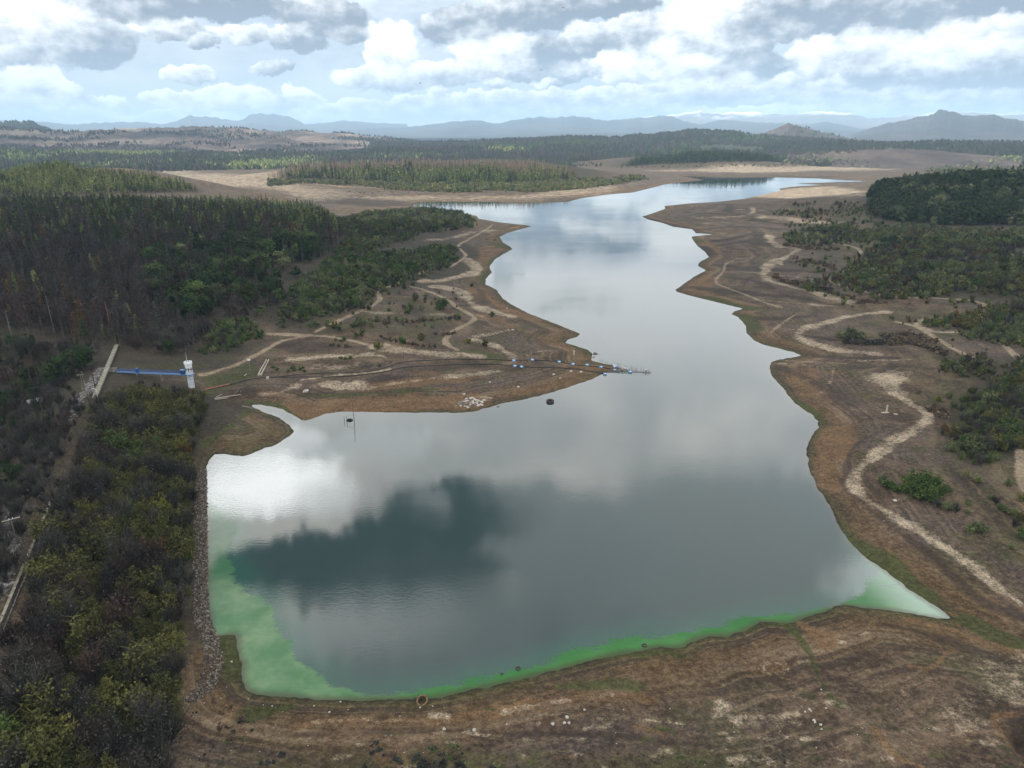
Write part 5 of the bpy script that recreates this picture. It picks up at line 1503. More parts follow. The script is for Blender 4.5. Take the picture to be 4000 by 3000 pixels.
n_ind = 0
for sp, rows in P.rows.items():
    kinds = np.array([r[0] for r in rows]); A = np.array([r[1:7] + (r[7],) for r in rows], float)
    hh = np.array([HEIGHT[k] for k in kinds]) * A[:, 3]
    px, py, t = project(A[:, 0], A[:, 1], A[:, 2] + hh * .6)
    app = hh * A[:, 4] / t * F_PX
    inn = (px > -40) & (px < 4040) & (py > 150) & (py < 3060)
    order = np.argsort(-np.where(inn, app, 0))
    chosen = set(order[:LIMIT[sp]][inn[order[:LIMIT[sp]]]].tolist())
    nm, cat, noun = NOUN[sp]
    for i in sorted(chosen):
        kind, x, y, z, sc, wd, rot, var, colour, reg = rows[i]
        c, s, w = part_meshes(kind, var, colour)
        if app[i] > 75 and sp not in ('dry tussock', 'heath tuft'):
            o = bpy.data.objects.new(nm, None)
            o.empty_display_size = .5
            col.objects.link(o)
            for pn, me in (('crown', c), ('trunk', s)):
                ch = bpy.data.objects.new(pn, me)
                col.objects.link(ch)
                ch.parent = o
        else:
            o = bpy.data.objects.new(nm, w)
            col.objects.link(o)
        o.location = (x, y, z)
        o.rotation_euler = (0, 0, rot)
        o.scale = (sc * wd, sc * wd, sc)
        look = LOOK[colour]
        size = "tall" if sc > 1.25 else "small" if sc < .8 else "mid sized"
        tag(o, "%s %s %s %s" % (size, look, noun, REGION[reg]), cat, "%s %s %s" % (look, noun, REGION[reg]))
        n_ind += 1
    rest = [i for i in range(len(rows)) if i not in chosen]
    # masses, one object per species, coloured by material slots
    if not rest:
        continue
    VV, FF, TT, PL, MI = [], [], [], [], []
    off = 0
    used = []
    rgm = np.random.default_rng(5)
    groups = {}
    for i in rest:
        kind, x, y, z, sc, wd, rot, var, colour, reg = rows[i]
        near = 0 if (t[i] < 330 and inn[i]) else 1
        groups.setdefault((kind, near, var, colour), []).append((x, y, z, sc, wd, rot))
    for (kind, near, var, colour), lst in groups.items():
        tp = TPL[kind][near][var]
        V, F, T = tp.arrays()
        a = np.array(lst)
        n = len(a)
        cs_, sn = np.cos(a[:, 5])[:, None], np.sin(a[:, 5])[:, None]
        sx = (a[:, 3] * a[:, 4])[:, None]
        X = (V[:, 0] * cs_ - V[:, 1] * sn) * sx + a[:, 0:1]
        Y = (V[:, 0] * sn + V[:, 1] * cs_) * sx + a[:, 1:2]
        Z = V[:, 2] * a[:, 3:4] + a[:, 2:3]
        VV.append(np.stack([X, Y, Z], -1).reshape(-1, 3).astype(np.float32))
        if colour not in used:
            used.append(colour)
        for f in F:
            ff = (f[None] + (np.arange(n) * len(V))[:, None, None] + off).reshape(-1, f.shape[1])
            FF.append(ff.astype(np.int32)); MI.append(np.full(len(ff), used.index(colour), np.int32))
        TT.append(np.tile(T, n)); PL.append(np.repeat(rgm.uniform(0, 1, n), len(V)))
        off += n * len(V)
    me = bpy.data.meshes.new(nm + '_mass')
    fill_mesh(me, np.concatenate(VV), FF, smooth=False)
    add_attr(me, 'tint', np.concatenate(TT)); add_attr(me, 'plant', np.concatenate(PL))
    for c_ in used:
        me.materials.append(MAT[c_])
    me.polygons.foreach_set('material_index', np.concatenate(MI))
    o = obj(nm + '_mass', me)
    tag(o, MASS[sp], cat, kind='stuff')
    print(sp, 'individuals', len(chosen), 'mass', len(rest), 'faces', len(me.polygons))

# ---- forest fringe on the distant hills: rough cones, tens of thousands, one mass
def hill_forest(Vg, n, dens, hgt, colours, name, label, seed, wid=.30, tlo=0, thi=None):
    rg = np.random.default_rng(seed)
    k, m = Vg.shape[:2]
    i = rg.uniform(0, (k - 1) * .62, n); j = rg.uniform(0, m - 1.01, n)
    i0, j0 = i.astype(int), j.astype(int); fi, fj = (i - i0)[:, None], (j - j0)[:, None]
    p = (Vg[i0, j0] * (1 - fj) + Vg[i0, j0 + 1] * fj) * (1 - fi) + (Vg[i0 + 1, j0] * (1 - fj) + Vg[i0 + 1, j0 + 1] * fj) * fi
    keep = fbm(p[:, 0] / 260, p[:, 1] / 260, 4, seed) + rg.uniform(-.2, .2, n) > dens
    p = p[keep]; n = len(p)
    h = rg.uniform(.55, 1.25, n)[:, None] * hgt; r = h * wid * rg.uniform(.7, 1.4, (n, 1))
    a = rg.uniform(0, 6.28, n)[:, None]
    V = []
    for q in range(4):
        ang = a + q * 1.5708 + rg.uniform(-.3, .3, (n, 1))
        V.append(p + np.concatenate([np.cos(ang) * r, np.sin(ang) * r, h * rg.uniform(.05, .35, (n, 1))], 1))
    V.append(p + np.concatenate([r * rg.uniform(-.2, .2, (n, 1)), r * rg.uniform(-.2, .2, (n, 1)), h], 1))
    V = np.stack(V, 1).reshape(-1, 3)
    b = np.arange(n)[:, None] * 5
    F = np.concatenate([b + np.array([[q, (q + 1) % 4, 4]]) for q in range(4)])
    me = bpy.data.meshes.new(name)
    fill_mesh(me, V, F, smooth=False)
    add_attr(me, 'tint', np.repeat(rg.uniform(0, 1, n), 5)); add_attr(me, 'plant', np.repeat(rg.uniform(0, 1, n), 5))
    for c in colours:
        me.materials.append(MAT[c])
    pk = np.clip(.5 + .9 * fbm(p[:, 0] / 420, p[:, 1] / 420, 3, seed + 50) + rg.uniform(-.22, .22, n), 0, .999)
    me.polygons.foreach_set('material_index', np.tile((pk * len(colours)).astype(np.int32), 4))
    tag(obj(name, me), label, 'forest', kind='stuff')


hill_forest(V_left, 24000, .16, 15, ['hilldead', 'hilldead', 'hilltree'], 'hill_forest', "sparse withered forest on the long brown hill range", 3)
hill_forest(V_ll, 5000, -.3, 18, ['hilltree'], 'hill_forest', "dark forest on the hill at the far left", 4, .5)
hill_forest(V_mid, 20000, -.35, 15, ['hilltree', 'hilltree', 'hilldead', 'hilltree', 'pine'], 'hill_forest', "dark forest on the low ridge behind the peninsula", 5, .45)
hill_forest(V_cone, 900, .22, 15, ['pine'], 'hill_forest', "tree clump on the brown conical hill", 6, .4)
hill_forest(V_right, 9000, -.3, 17, ['hilltree', 'hilltree', 'hilldead'], 'hill_forest', "dark forest on the low ridge across the right plain", 7, .4)
hill_forest(V_band, 16000, -.25, 15, ['hilldead', 'hilltree', 'hilltree', 'hilldead', 'pine', 'lightpine'], 'hill_forest', "dark forest along the foot of the left hills", 8, .4)
hill_forest(V_bare, 1500, .05, 8, ['scrub', 'dead'], 'hill_forest', "thin bushes on the bare purple brown slope", 9, .6)

# ================================================================== built things
class MB:
    """collects boxes, tubes, lathes and lumps into one mesh"""
    def __init__(s):
        s.v = []; s.f = {3: [], 4: []}; s.n = 0

    def add(s, V, F):
        F = np.asarray(F)
        s.f[F.shape[1]].append(F + s.n); s.v.append(np.asarray(V, float)); s.n += len(V)
        return s

    def box(s, x0, x1, y0, y1, z0, z1, M=None):
        V = np.array([[x, y, z] for x in (x0, x1) for y in (y0, y1) for z in (z0, z1)], float)
        if M is not None:
            V = V @ np.array(M)[:3, :3].T + np.array(M)[:3, 3]
        return s.add(V, [[0, 1, 3, 2], [4, 6, 7, 5], [0, 4, 5, 1], [2, 3, 7, 6], [0, 2, 6, 4], [1, 5, 7, 3]])

    def bar(s, a, b, r, k=8, r1=None):
        V, F = limbs([a], [b], r, r if r1 is None else r1, k)
        s.add(V, F)
        n0 = s.n
        for e, ring in ((a, range(k)), (b, range(k, 2 * k))):
            s.v.append(np.array([e], float))
            base = n0 - 2 * k
            rr = list(ring)
            s.f[3].append(np.array([[base + rr[j], base + rr[(j + 1) % k], s.n] for j in range(k)]))
            s.n += 1
        return s

    def beam(s, a, b, w, h):
        a = np.asarray(a, float); b = np.asarray(b, float)
        d = b - a; L = np.linalg.norm(d); d /= L
        u = np.cross([0, 0, 1.0], d)
        u = u / np.linalg.norm(u) if np.linalg.norm(u) > 1e-3 else np.array([1.0, 0, 0])
        n = np.cross(d, u)
        M = np.eye(4); M[:3, 0] = d; M[:3, 1] = u; M[:3, 2] = n; M[:3, 3] = a
        return s.box(0, L, -w / 2, w / 2, -h / 2, h / 2, M)

    def lathe(s, prof, k=24, c=(0, 0, 0), axis=2, closed=False):
        p = np.array(prof, float); t = np.arange(k) / k * 2 * np.pi
        V = np.stack([np.outer(p[:, 0], np.cos(t)), np.outer(p[:, 0], np.sin(t)), np.repeat(p[:, 1:2], k, 1)], -1)
        if axis == 0:
            V = V[..., [2, 0, 1]]
        V = V.reshape(-1, 3) + np.array(c)
        m = len(p)
        F = [[i * k + j, i * k + (j + 1) % k, (i + 1) % m * k + (j + 1) % k, (i + 1) % m * k + j] for i in range(m if closed else m - 1) for j in range(k)]
        return s.add(V, F)

    def mesh(s, name, smooth=False):
        me = bpy.data.meshes.new(name)
        fill_mesh(me, np.concatenate(s.v), [np.concatenate(f) for f in s.f.values() if f], smooth)
        return me

    def build(s, name, mat, parent=None, loc=(0, 0, 0), rz=0.0, smooth=False):
        return obj(name, s.mesh(name, smooth), mat, parent, loc, rz)


def plain(name, c, rough=.7, spec=.3, var=.25, scale=3.0, metal=0.0):
    m, N, b = material(name)
    co = N.node('ShaderNodeTexCoord').outputs['Object']
    n = N.noise(co, scale, 5, .65)
    lo = tuple(x * (1 - var) for x in c); hi = tuple(min(1, x * (1 + var)) for x in c)
    N.put(b.inputs['Base Color'], N.mix(N.smooth(n, .35, .65), lo, hi))
    b.inputs['Roughness'].default_value = rough
    b.inputs['Specular IOR Level'].default_value = spec
    b.inputs['Metallic'].default_value = metal
    return m


M_conc = plain('weathered_concrete', (.20, .185, .15), .9, .2, .4, .8)
M_cdark = plain('dark_concrete', (.15, .145, .13), .9, .2, .4, 1.2)  # darker concrete for the wall bodies and kerb
M_white = plain('white_paint', (.74, .76, .78), .6, .3, .08, 1.5)
M_grey = plain('pale_grey_paint', (.46, .50, .54), .7, .3, .22, 1.1)
M_blue = plain('blue_paint', (.022, .085, .27), .5, .4, .2, 1.5)
M_lblue = plain('light_blue_paint', (.10, .23, .44), .5, .4, .15, 1.5)
M_black = plain('black_paint', (.012, .012, .014), .6, .3, .2)
M_pipe = plain('black_plastic_pipe', (.014, .014, .016), .5, .4, .2)
M_red = plain('rusty_red_pipe', (.34, .12, .10), .7, .3, .3)
M_float = plain('sky_blue_plastic', (.13, .38, .68), .45, .5, .12)
M_wood = plain('grey_weathered_wood', (.17, .15, .13), .9, .1, .35, 4)
M_wdark = plain('wet_dark_wood', (.035, .028, .024), .8, .2, .35, 4)
M_wpale = plain('bleached_wood', (.42, .38, .31), .9, .1, .25, 4)
M_rub = plain('worn_tyre_rubber', (.05, .042, .036), .85, .2, .35, 2)
M_rock = plain('pale_boulder_stone', (.40, .375, .33), .95, .1, .3, 1.5)
M_rockd = plain('brown_grey_stone', (.16, .14, .125), .95, .1, .4, 1.5)
M_hide = plain('dark_cow_hide', (.020, .014, .011), .8, .2, .3)
M_hideb = plain('brown_cow_hide', (.07, .035, .022), .8, .2, .3)
M_feather = plain('white_feathers', (.80, .80, .78), .8, .2, .05)
M_steel = plain('galvanised_steel', (.36, .38, .40), .5, .5, .15)


def G(sx, sy, unit=1.0):
    return on_ground(sx * unit, sy * unit)[0]


def root(name, loc, label, cat, group=None, rz=0.0):
    o = bpy.data.objects.new(name, None)
    o.empty_display_size = 1
    o.location = loc
    o.rotation_euler = (0, 0, rz)
    col.objects.link(o)
    return tag(o, label, cat, group)


# ---- intake tower, footbridge, dam crest wall
CREST_Z = 12.0
tw = on_plane(741., 1461., CREST_Z)
tz = float(ground_z(tw[0], tw[1]))
br = on_plane(447., 1449., CREST_Z)
bdir = (tw - br) / np.linalg.norm(tw - br)
bang = math.atan2(bdir[1], bdir[0])
tower = root('intake_tower', (tw[0], tw[1], 0), "white round intake tower with battlements and black crosses at the end of the blue footbridge", 'tower')
MB().lathe([(1.62, tz - 2), (1.55, 3), (1.48, 11.85)], 28).build('shaft', M_grey, tower, smooth=True)
bands = MB()
for z in np.arange(tz + .6, 11.4, .95):
    bands.lathe([(1.50, z - .06), (1.66, z - .05), (1.66, z + .05), (1.50, z + .06)], 28)
bands.build('band', M_conc, tower)
MB().lathe([(1.3, 11.86), (2.25, 11.86), (2.25, 12.12), (1.3, 12.12)], 32, closed=True).build('balcony', M_lblue, tower)
MB().lathe([(1.70, 12.12), (1.70, 16.6)], 32).build('drum', M_white, tower, smooth=True)
par = MB().lathe([(1.66, 16.4), (2.0, 16.7), (2.0, 17.35), (1.72, 17.35), (1.72, 16.95), (0.01, 16.95)], 32)
for i in range(12):
    a = i / 12 * 2 * math.pi
    M = np.array(Matrix.Rotation(a, 4, 'Z'))
    par.box(1.72, 2.0, -.26, .26, 17.35, 17.95, M)
par.build('battlement', M_white, tower)
for i in range(8):
    a = i / 8 * 2 * math.pi + .30
    cr = MB()
    M = np.array(Matrix.Rotation(a, 4, 'Z'))
    cr.box(1.66, 1.76, -.17, .17, 13.65, 15.35, M)
    cr.box(1.66, 1.757, -.56, .56, 14.34, 14.68, M)
    for y0, y1, z0, z1 in ((-.52, -.40, 14.24, 14.78), (.40, .52, 14.24, 14.78), (-.26, .26, 13.68, 13.80), (-.26, .26, 15.20, 15.32)):
        cr.box(1.66, 1.763, y0, y1, z0, z1, M)
    cr.build('cross', M_black, tower)
MB().lathe([(1.70, 13.3), (1.74, 13.3), (1.74, 13.42), (1.70, 13.42)], 32).build('painted_ring', M_black, tower)
mast = MB().bar((-.5, .2, 16.9), (-.5, .2, 22.3), .07, 6, .04).build('mast', M_white, tower)
rl = MB()
for i in range(16):
    a = i / 16 * 2 * math.pi
    rl.bar((2.2 * math.cos(a), 2.2 * math.sin(a), 12.1), (2.2 * math.cos(a), 2.2 * math.sin(a), 13.1), .025, 4)
for z in (12.6, 13.1):
    rl.lathe([(2.18, z - .02), (2.22, z - .02), (2.22, z + .02), (2.18, z + .02)], 32, closed=True)
rl.build('railing', M_blue, tower)
tower.scale = (.86, .86, 1)

L = float(np.linalg.norm(tw - br)) - 1.9
bridge = root('footbridge', (br[0], br[1], 0), "long blue steel footbridge between the dam wall and the white tower", 'bridge', rz=bang)
dk = MB().box(0, L, -.65, .65, 11.70, 11.86)
dk.build('deck', M_blue, bridge)
gd = MB()
for sgn in (-1, 1):
    gd.box(0, L, sgn * .72 - .06, sgn * .72 + .06, 11.52, 11.88)
gd.build('girder', M_lblue, bridge)
for sgn in (-1, 1):
    r_ = MB()
    for z in (12.45, 12.85, 13.2):
        r_.bar((0, sgn * .72, z), (L, sgn * .72, z), .035, 5)
    n = 24
    for i in range(n + 1):
        x = L * i / n
        r_.bar((x, sgn * .72, 11.86), (x, sgn * .72, 13.2), .035, 5)
        if i < n:
            r_.bar((x, sgn * .72, 11.95 if i % 2 else 13.15), (x + L / n, sgn * .72, 13.15 if i % 2 else 11.95), .025, 4)
    r_.build('railing', M_blue, bridge)
MB().box(L * .325 - .35, L * .325 + .35, -.85, .85, 11.9, 13.75).build('gate_frame', M_blue, bridge)
for fr_ in (.325, .66):
    pxy = br + bdir * L * fr_
    gz = float(ground_z(pxy[0], pxy[1]))
    pr_ = MB()
    for sgn in (-1, 1):
        pr_.box(L * fr_ - .2, L * fr_ + .2, sgn * .6 - .2, sgn * .6 + .2, gz - 1, 11.44)
    pr_.box(L * fr_ - .28, L * fr_ + .28, -1.0, 1.0, 11.0, 11.447)
    pr_.build('pier', M_conc, bridge)
cab = root('control_cabin', (br[0] + bdir[0] * (L - 1.1), br[1] + bdir[1] * (L - 1.1), 11.87), "small blue box cabin on the footbridge beside the tower", 'cabin', rz=bang)
MB().box(-1.0, .75, -.55, .55, 0, 1.9).build('wall', M_blue, cab)
MB().box(-1.15, .9, -.66, .66, 1.9, 2.05).build('roof', M_lblue, cab)
MB().box(-1.0 - .02, -.2, -.565, -.55, .1, 1.7).build('door', M_black, cab)

wdir = np.append(cdir, 0)
wang = math.atan2(cdir[1], cdir[0])
w0 = CREST[0]
wl = float(np.dot(CREST[2] - w0, cdir))
wall = root('dam_wall', (w0[0], w0[1], 0), "pale concrete crest wall of the dam running past the start of the footbridge", 'wall', rz=wang)
MB().box(0, wl, -.75, .75, 9.0, 13.0).build('wall_body', M_cdark, wall)
MB().box(-.05, wl + .05, -.95, .95, 13.0, 13.22).build('coping', M_conc, wall)
sgnu = 1 if np.dot(cnrm, [-cdir[1], cdir[0]]) > 0 else -1
vb = float(np.dot(br - w0, cdir))
plat = MB().box(vb - 1.3, vb + 1.3, min(.95 * sgnu, 4.2 * sgnu), max(.95 * sgnu, 4.2 * sgnu), 11.2, 12.0)
plat.box(vb - 1.3, vb - 1.0, min(.95 * sgnu, 4.2 * sgnu), max(.95 * sgnu, 4.2 * sgnu), 12.0, 13.4)
plat.box(vb + 1.0, vb + 1.3, min(.95 * sgnu, 4.2 * sgnu), max(.95 * sgnu, 4.2 * sgnu), 12.0, 13.4)
plat.box(vb - 1.25, vb + 1.25, min(2.9 * sgnu, 4.1 * sgnu), max(2.9 * sgnu, 4.1 * sgnu), 7.0, 11.2)
plat.build('landing', M_conc, wall)
v1 = float(np.dot(CREST[3] - w0, cdir)); v2 = float(np.dot(CREST[6] - w0, cdir))
para = root('parapet', (w0[0], w0[1], 0), "thin grey concrete parapet running down the left edge through bare shrubs", 'wall', rz=wang)
MB().box(v1, v2, -.16, .16, 10.5, 13.0).build('wall_body', M_cdark, para)
MB().box(v1, v2, -.34, .34, 13.0, 13.15).build('coping', M_conc, para)
MB().box(v1, v2, 1.05 * sgnu - .1, 1.05 * sgnu + .1, 10.5, 12.55).build('kerb', M_cdark, para)

# ---- stone facing along the foot of the dam
rgs = np.random.default_rng(77)
edge = on_plane(*np.array([(803, 1830), (804, 1982), (805, 2127), (806, 2296), (809, 2360), (818, 2430), (850, 2500), (865, 2600), (840, 2700), (760, 2780)], float).T)
epts = densify(edge, 1.0)
ico = bpy.data.meshes.new('tmp')
import bmesh
bm = bmesh.new(); bmesh.ops.create_icosphere(bm, subdivisions=1, radius=1.0); bm.to_mesh(ico); bm.free()
IV = np.array([v.co[:] for v in ico.vertices]); IF = np.array([p.vertices[:] for p in ico.polygons])
bpy.data.meshes.remove(ico)
n = 5600
i = rgs.integers(0, len(epts) - 1, n)
p = epts[i] + (epts[i + 1] - epts[i]) * rgs.uniform(0, 1, (n, 1))
off_ = -.3 + 3.6 * rgs.uniform(0, 1, n) ** 1.4
p = p - cnrm[None] * off_[:, None] + rgs.normal(0, .15, (n, 2))
z = np.maximum(ground_z(p[:, 0], p[:, 1]), -.1)
sz = rgs.uniform(.10, .30, (n, 1, 1)) * rgs.uniform(.7, 1.3, (n, 1, 3))
V = IV[None] * (1 + rgs.uniform(-.25, .25, (n, len(IV), 1))) * sz + np.concatenate([p, z[:, None]], 1)[:, None]
F = (IF[None] + np.arange(n)[:, None, None] * len(IV)).reshape(-1, 3)
me = bpy.data.meshes.new('stone_facing'); fill_mesh(me, V.reshape(-1, 3), F, False)
m_rip, N, b = material('riprap_stone')
add_attr(me, 'tint', np.repeat(rgs.uniform(0, 1, n), len(IV)))
N.put(b.inputs['Base Color'], N.ramp(N.attr('tint'), [(0, (.035, .029, .024)), (.6, (.10, .083, .068)), (1, (.25, .215, .18))]))
tag(obj('stone_facing', me, m_rip), "strip of loose facing stones along the foot of the dam at the water", 'stones', kind='stuff')
# grey rubble on the dry side
RUB = []
for pl_, k in [([(352,1510),(328,1545),(312,1558),(283,1603),(255,1626),(267,1644),(249,1687)], 260), ([(0,2000),(40,2050),(20,2120),(60,2150),(10,2330)], 420), ([(400,1450),(362,1490),(340,1530)], 160)]:
    tt = rgs.uniform(0, 1, k); pp = np.array(pl_, float); s_ = np.linspace(0, 1, len(pp))
    RUB.append(np.stack([np.interp(tt, s_, pp[:, 0]) + rgs.normal(0, 11, k), np.interp(tt, s_, pp[:, 1]) + rgs.normal(0, 11, k)], -1))
RUB = np.concatenate(RUB)
p3 = on_ground(RUB[:, 0], RUB[:, 1]); n = len(p3)
sz = rgs.uniform(.15, .6, (n, 1, 1)) * rgs.uniform(.6, 1.4, (n, 1, 3))
V = IV[None] * (1 + rgs.uniform(-.25, .25, (n, len(IV), 1))) * sz + p3[:, None]
me = bpy.data.meshes.new('rubble'); fill_mesh(me, V.reshape(-1, 3), (IF[None] + np.arange(n)[:, None, None] * len(IV)).reshape(-1, 3), False)
tag(obj('rubble', me, plain('pale_rubble', (.17, .165, .16), .95, .1, .6, .6)), "pale stone rubble strewn on the dry side of the dam", 'rubble', kind='stuff')


# ---- poles, signs, pipes and what lies about
def face_cam(p):
    return math.atan2(p[1], p[0]) - math.pi / 2


def pole(sx, sy, h, label, r=.13, mat=M_wood, arm=None, name='utility_pole', cat='pole', gear=0, group=None):
    p = G(sx, sy)
    o = root(name, (p[0], p[1], p[2] - .3), label, cat, group, rz=face_cam(p))
    MB().bar((0, 0, 0), (0, 0, h + .3), r, 8, r * .75).build('post', mat, o)
    if arm:
        MB().box(-arm / 2, arm / 2, -.07, .07, h - .1, h + .08).build('crossarm', M_wpale if arm > 3.2 else M_wood, o)
    for k_ in range(gear):
        MB().lathe([(.01, h + .08), (.09, h + .1), (.07, h + .35), (.01, h + .37)], 8, c=((k_ - (gear - 1) / 2) * .8, 0, 0)).build('insulator', M_white, o)
    return o


pole(331, 1548, 9.6, "wooden utility pole with crossarm by the dam wall, left one of a pair", arm=2.8, gear=3)
pole(340, 1552, 11.0, "taller utility pole with a white lamp, right one of a pair", gear=1)
pole(371, 1511, 5.6, "short dark leaning post beside the dam crest wall", r=.2, mat=M_wdark, name='post')
pole(67, 2120, 7.4, "wooden pole with a white crossarm among rubble at the left edge", arm=4.0, gear=2)
sg = G(377, 1532)
o = root('lamp_arm', (sg[0], sg[1], sg[2]), "white barrier arm leaning over the dam crest wall", 'barrier', rz=face_cam(sg))
MB().bar((-1.6, 0, 2.0), (1.4, .2, .6), .07, 6).build('arm', M_white, o)
MB().bar((-1.0, .05, 0), (-1.0, .05, 1.8), .08, 6).build('post', M_steel, o)
for sx, sy, lb in [(1286, 1398, "thin bare post on the pale strand at the left of the spit"), (1577, 1402, "thin dark post beside the sand track above the pipes"), (1890, 1402, "thin post beside the pipes under the small yellow bush")]:
    pole(sx, sy, 4.6, lb, r=.075, mat=M_wdark, name='post')
p = G(977, 1448)
o = root('notice_board', (p[0], p[1], p[2]), "small white board on a thin post beside the track near the tower", 'sign', rz=face_cam(p))
MB().bar((0, 0, -.3), (0, 0, 5.6), .05, 6).build('post', M_steel, o)
MB().box(-.75, .75, -.12, .12, 5.2, 6.0).build('board', M_white, o)
# pale hut between the trees on the dry side
p = G(141, 1585)
o = root('stone_hut', (p[0], p[1], p[2] - .4), "small whitewashed hut half hidden by bare trees at the left", 'hut', rz=face_cam(p) + .2)
MB().box(-2.6, 2.6, -1.6, 1.6, 0, 2.6).build('wall', M_grey, o)
rf = MB().add(np.array([[-2.9, -1.9, 2.6], [2.9, -1.9, 2.6], [2.9, 1.9, 2.6], [-2.9, 1.9, 2.6], [-2.9, 0, 3.8], [2.9, 0, 3.8]]), [[0, 1, 5, 4], [2, 3, 4, 5], [1, 0, 3, 2]])
rf.add(np.array([[-2.9, -1.9, 2.6], [-2.9, 1.9, 2.6], [-2.9, 0, 3.8], [2.9, -1.9, 2.6], [2.9, 1.9, 2.6], [2.9, 0, 3.8]]), [[0, 2, 1], [3, 4, 5]])
rf.build('roof', M_steel, o)
MB().box(-.2, .7, -1.63, -1.6, .1, 2.0).build('door', M_wdark, o)


def pipe(name, pts, r, mat, label, lift=.12, cat='pipe'):
    p = np.array(pts, float)
    w = on_ground(p[:, 0], p[:, 1])
    w[:, 2] = np.maximum(w[:, 2], 0)
    c = w[:, :2]
    for _ in range(2):
        q = np.repeat(c, 2, 0); q[1:-1:2] = c[:-1] * .75 + c[1:] * .25; q[2:-1:2] = c[:-1] * .25 + c[1:] * .75; c = q
    c = densify(c, 2.5)
    z = np.maximum(ground_z(c[:, 0], c[:, 1]), 0)
    for _ in range(3):
        z[1:-1] = np.maximum(z[1:-1], (z[:-2] + z[1:-1] + z[2:]) / 3)
    c3 = np.concatenate([c, (z + lift)[:, None]], 1)
    t = np.arange(8) / 8 * 2 * np.pi
    tan = np.gradient(c3, axis=0); tan /= np.linalg.norm(tan, axis=1, keepdims=True)
    u = np.cross(tan, [0, 0, 1.0]); u /= np.linalg.norm(u, axis=1, keepdims=True); v = np.cross(u, tan)
    V = c3[:, None] + r * (np.cos(t)[None, :, None] * u[:, None] + np.sin(t)[None, :, None] * v[:, None])
    n = len(c3)
    F = np.array([[i * 8 + j, i * 8 + (j + 1) % 8, (i + 1) * 8 + (j + 1) % 8, (i + 1) * 8 + j] for i in range(n - 1) for j in range(8)])
    m = MB().add(V.reshape(-1, 3), F)
    return tag(m.build(name, mat, smooth=True), label, cat)


pipe('pipeline', [(1046,1474),(1110,1470),(1180,1463),(1260,1457),(1340,1458),(1410,1455),(1480,1446),(1540,1424),(1600,1411),(1720,1406),(1860,1404),(1940,1405),(2020,1409),(2090,1407),(2180,1412),(2240,1425),(2280,1430),(2345,1434),(2395,1444)], .24, M_pipe, "upper of two long black pipes lying along the spit to the stakes")
pipe('pipeline', [(900,1502),(960,1486),(1000,1478),(1046,1474),(1150,1473),(1250,1475),(1360,1471),(1480,1459),(1580,1433),(1700,1429),(1800,1425),(1870,1421),(1960,1425),(2060,1436),(2180,1437),(2250,1441),(2310,1452),(2360,1460)], .24, M_pipe, "lower of two long black pipes lying along the spit to the water")
pipe('pipe', [(788,1529),(840,1515),(897,1502)], .26, M_red, "faded red pipe section on the ground right of the tower", .3)
bmesh_f = MB().lathe([(.01, -.75), (.40, -.75), (.46, -.62), (.46, -.2), (.43, -.17), (.43, .17), (.46, .2), (.46, .62), (.40, .75), (.01, .75)], 14, axis=0)
f_me = bmesh_f.mesh('drum_float', True); f_me.materials.append(M_float)
band_me = MB().lathe([(.44, -.16), (.475, -.16), (.475, .16), (.44, .16)], 14, axis=0, closed=True).mesh('highlight_band'); band_me.materials.append(M_white)  # white band stands in for the highlight on each drum
FL = [(2007,1409,"sky blue drum float farthest left on the upper pipe"), (2080,1406,"second sky blue drum float along the upper pipe"), (2184,1414,"third sky blue drum float along the upper pipe"), (2238,1423,"fourth sky blue drum float along the upper pipe, right before its sandy stretch"),
      (2293,1426,"sky blue drum float on the sandy stretch of the upper pipe"), (2348,1434,"sky blue drum float near the end of the upper pipe"), (2011,1430,"sky blue drum float at the left of the lower pipe"), (2038,1433,"sky blue drum float right of the first one on the lower pipe"),
      (2363,1461,"sky blue drum float at the water end of the lower pipe"), (2400,1437,"upper of two stacked blue drum floats in the driftwood"), (2401,1446,"lower of two stacked blue drum floats in the driftwood"), (2461,1453,"flat blue drum float lying in the water beside the stakes")]
for k_, (sx, sy, lb) in enumerate(FL):
    p = G(sx, sy + 2)
    o = obj('drum_float', f_me, None, None, (p[0], p[1], max(p[2], 0) + .34 + (.55 if k_ == 9 else 0)), rgs.uniform(-.5, .5))
    o.scale = (1.1, 1.1, 1.1)
    tag(o, lb, 'float', 'blue floats along the pipes')
    obj('highlight_band', band_me, None, o)
# stakes running into the water with drift wood at their foot
stk = [MB().bar((0, 0, -1), (rgs.uniform(-.2, .2), rgs.uniform(-.1, .1), h_), .07, 5, .04).mesh('stake') for h_ in (1.2, 1.9, 2.6)]
for m_ in stk:
    m_.materials.append(M_wdark)
for k_ in range(58):
    f_ = rgs.uniform(0, 1)
    if f_ < .5:
        sx, sy = 2340 + f_ * 2 * 110 + rgs.normal(0, 3), 1419 + f_ * 2 * 26 + rgs.normal(0, 2)
    else:
        sx, sy = 2440 + (f_ - .5) * 2 * 105, 1446 + (f_ - .5) * 2 * 8 + rgs.normal(0, 1.5)
    p = G(sx, sy)
    o = obj('stake', stk[k_ % 3], None, None, (p[0], p[1], max(p[2], 0)), rgs.uniform(0, 6.28))
    o.rotation_euler = (rgs.normal(0, .10), rgs.normal(0, .10), rgs.uniform(0, 6.28))
    tag(o, "thin dark stake in the row running into the water at the tip of the spit", 'stake', 'stakes at the tip of the spit')
dw = MB()
c0 = G(2412, 1450)
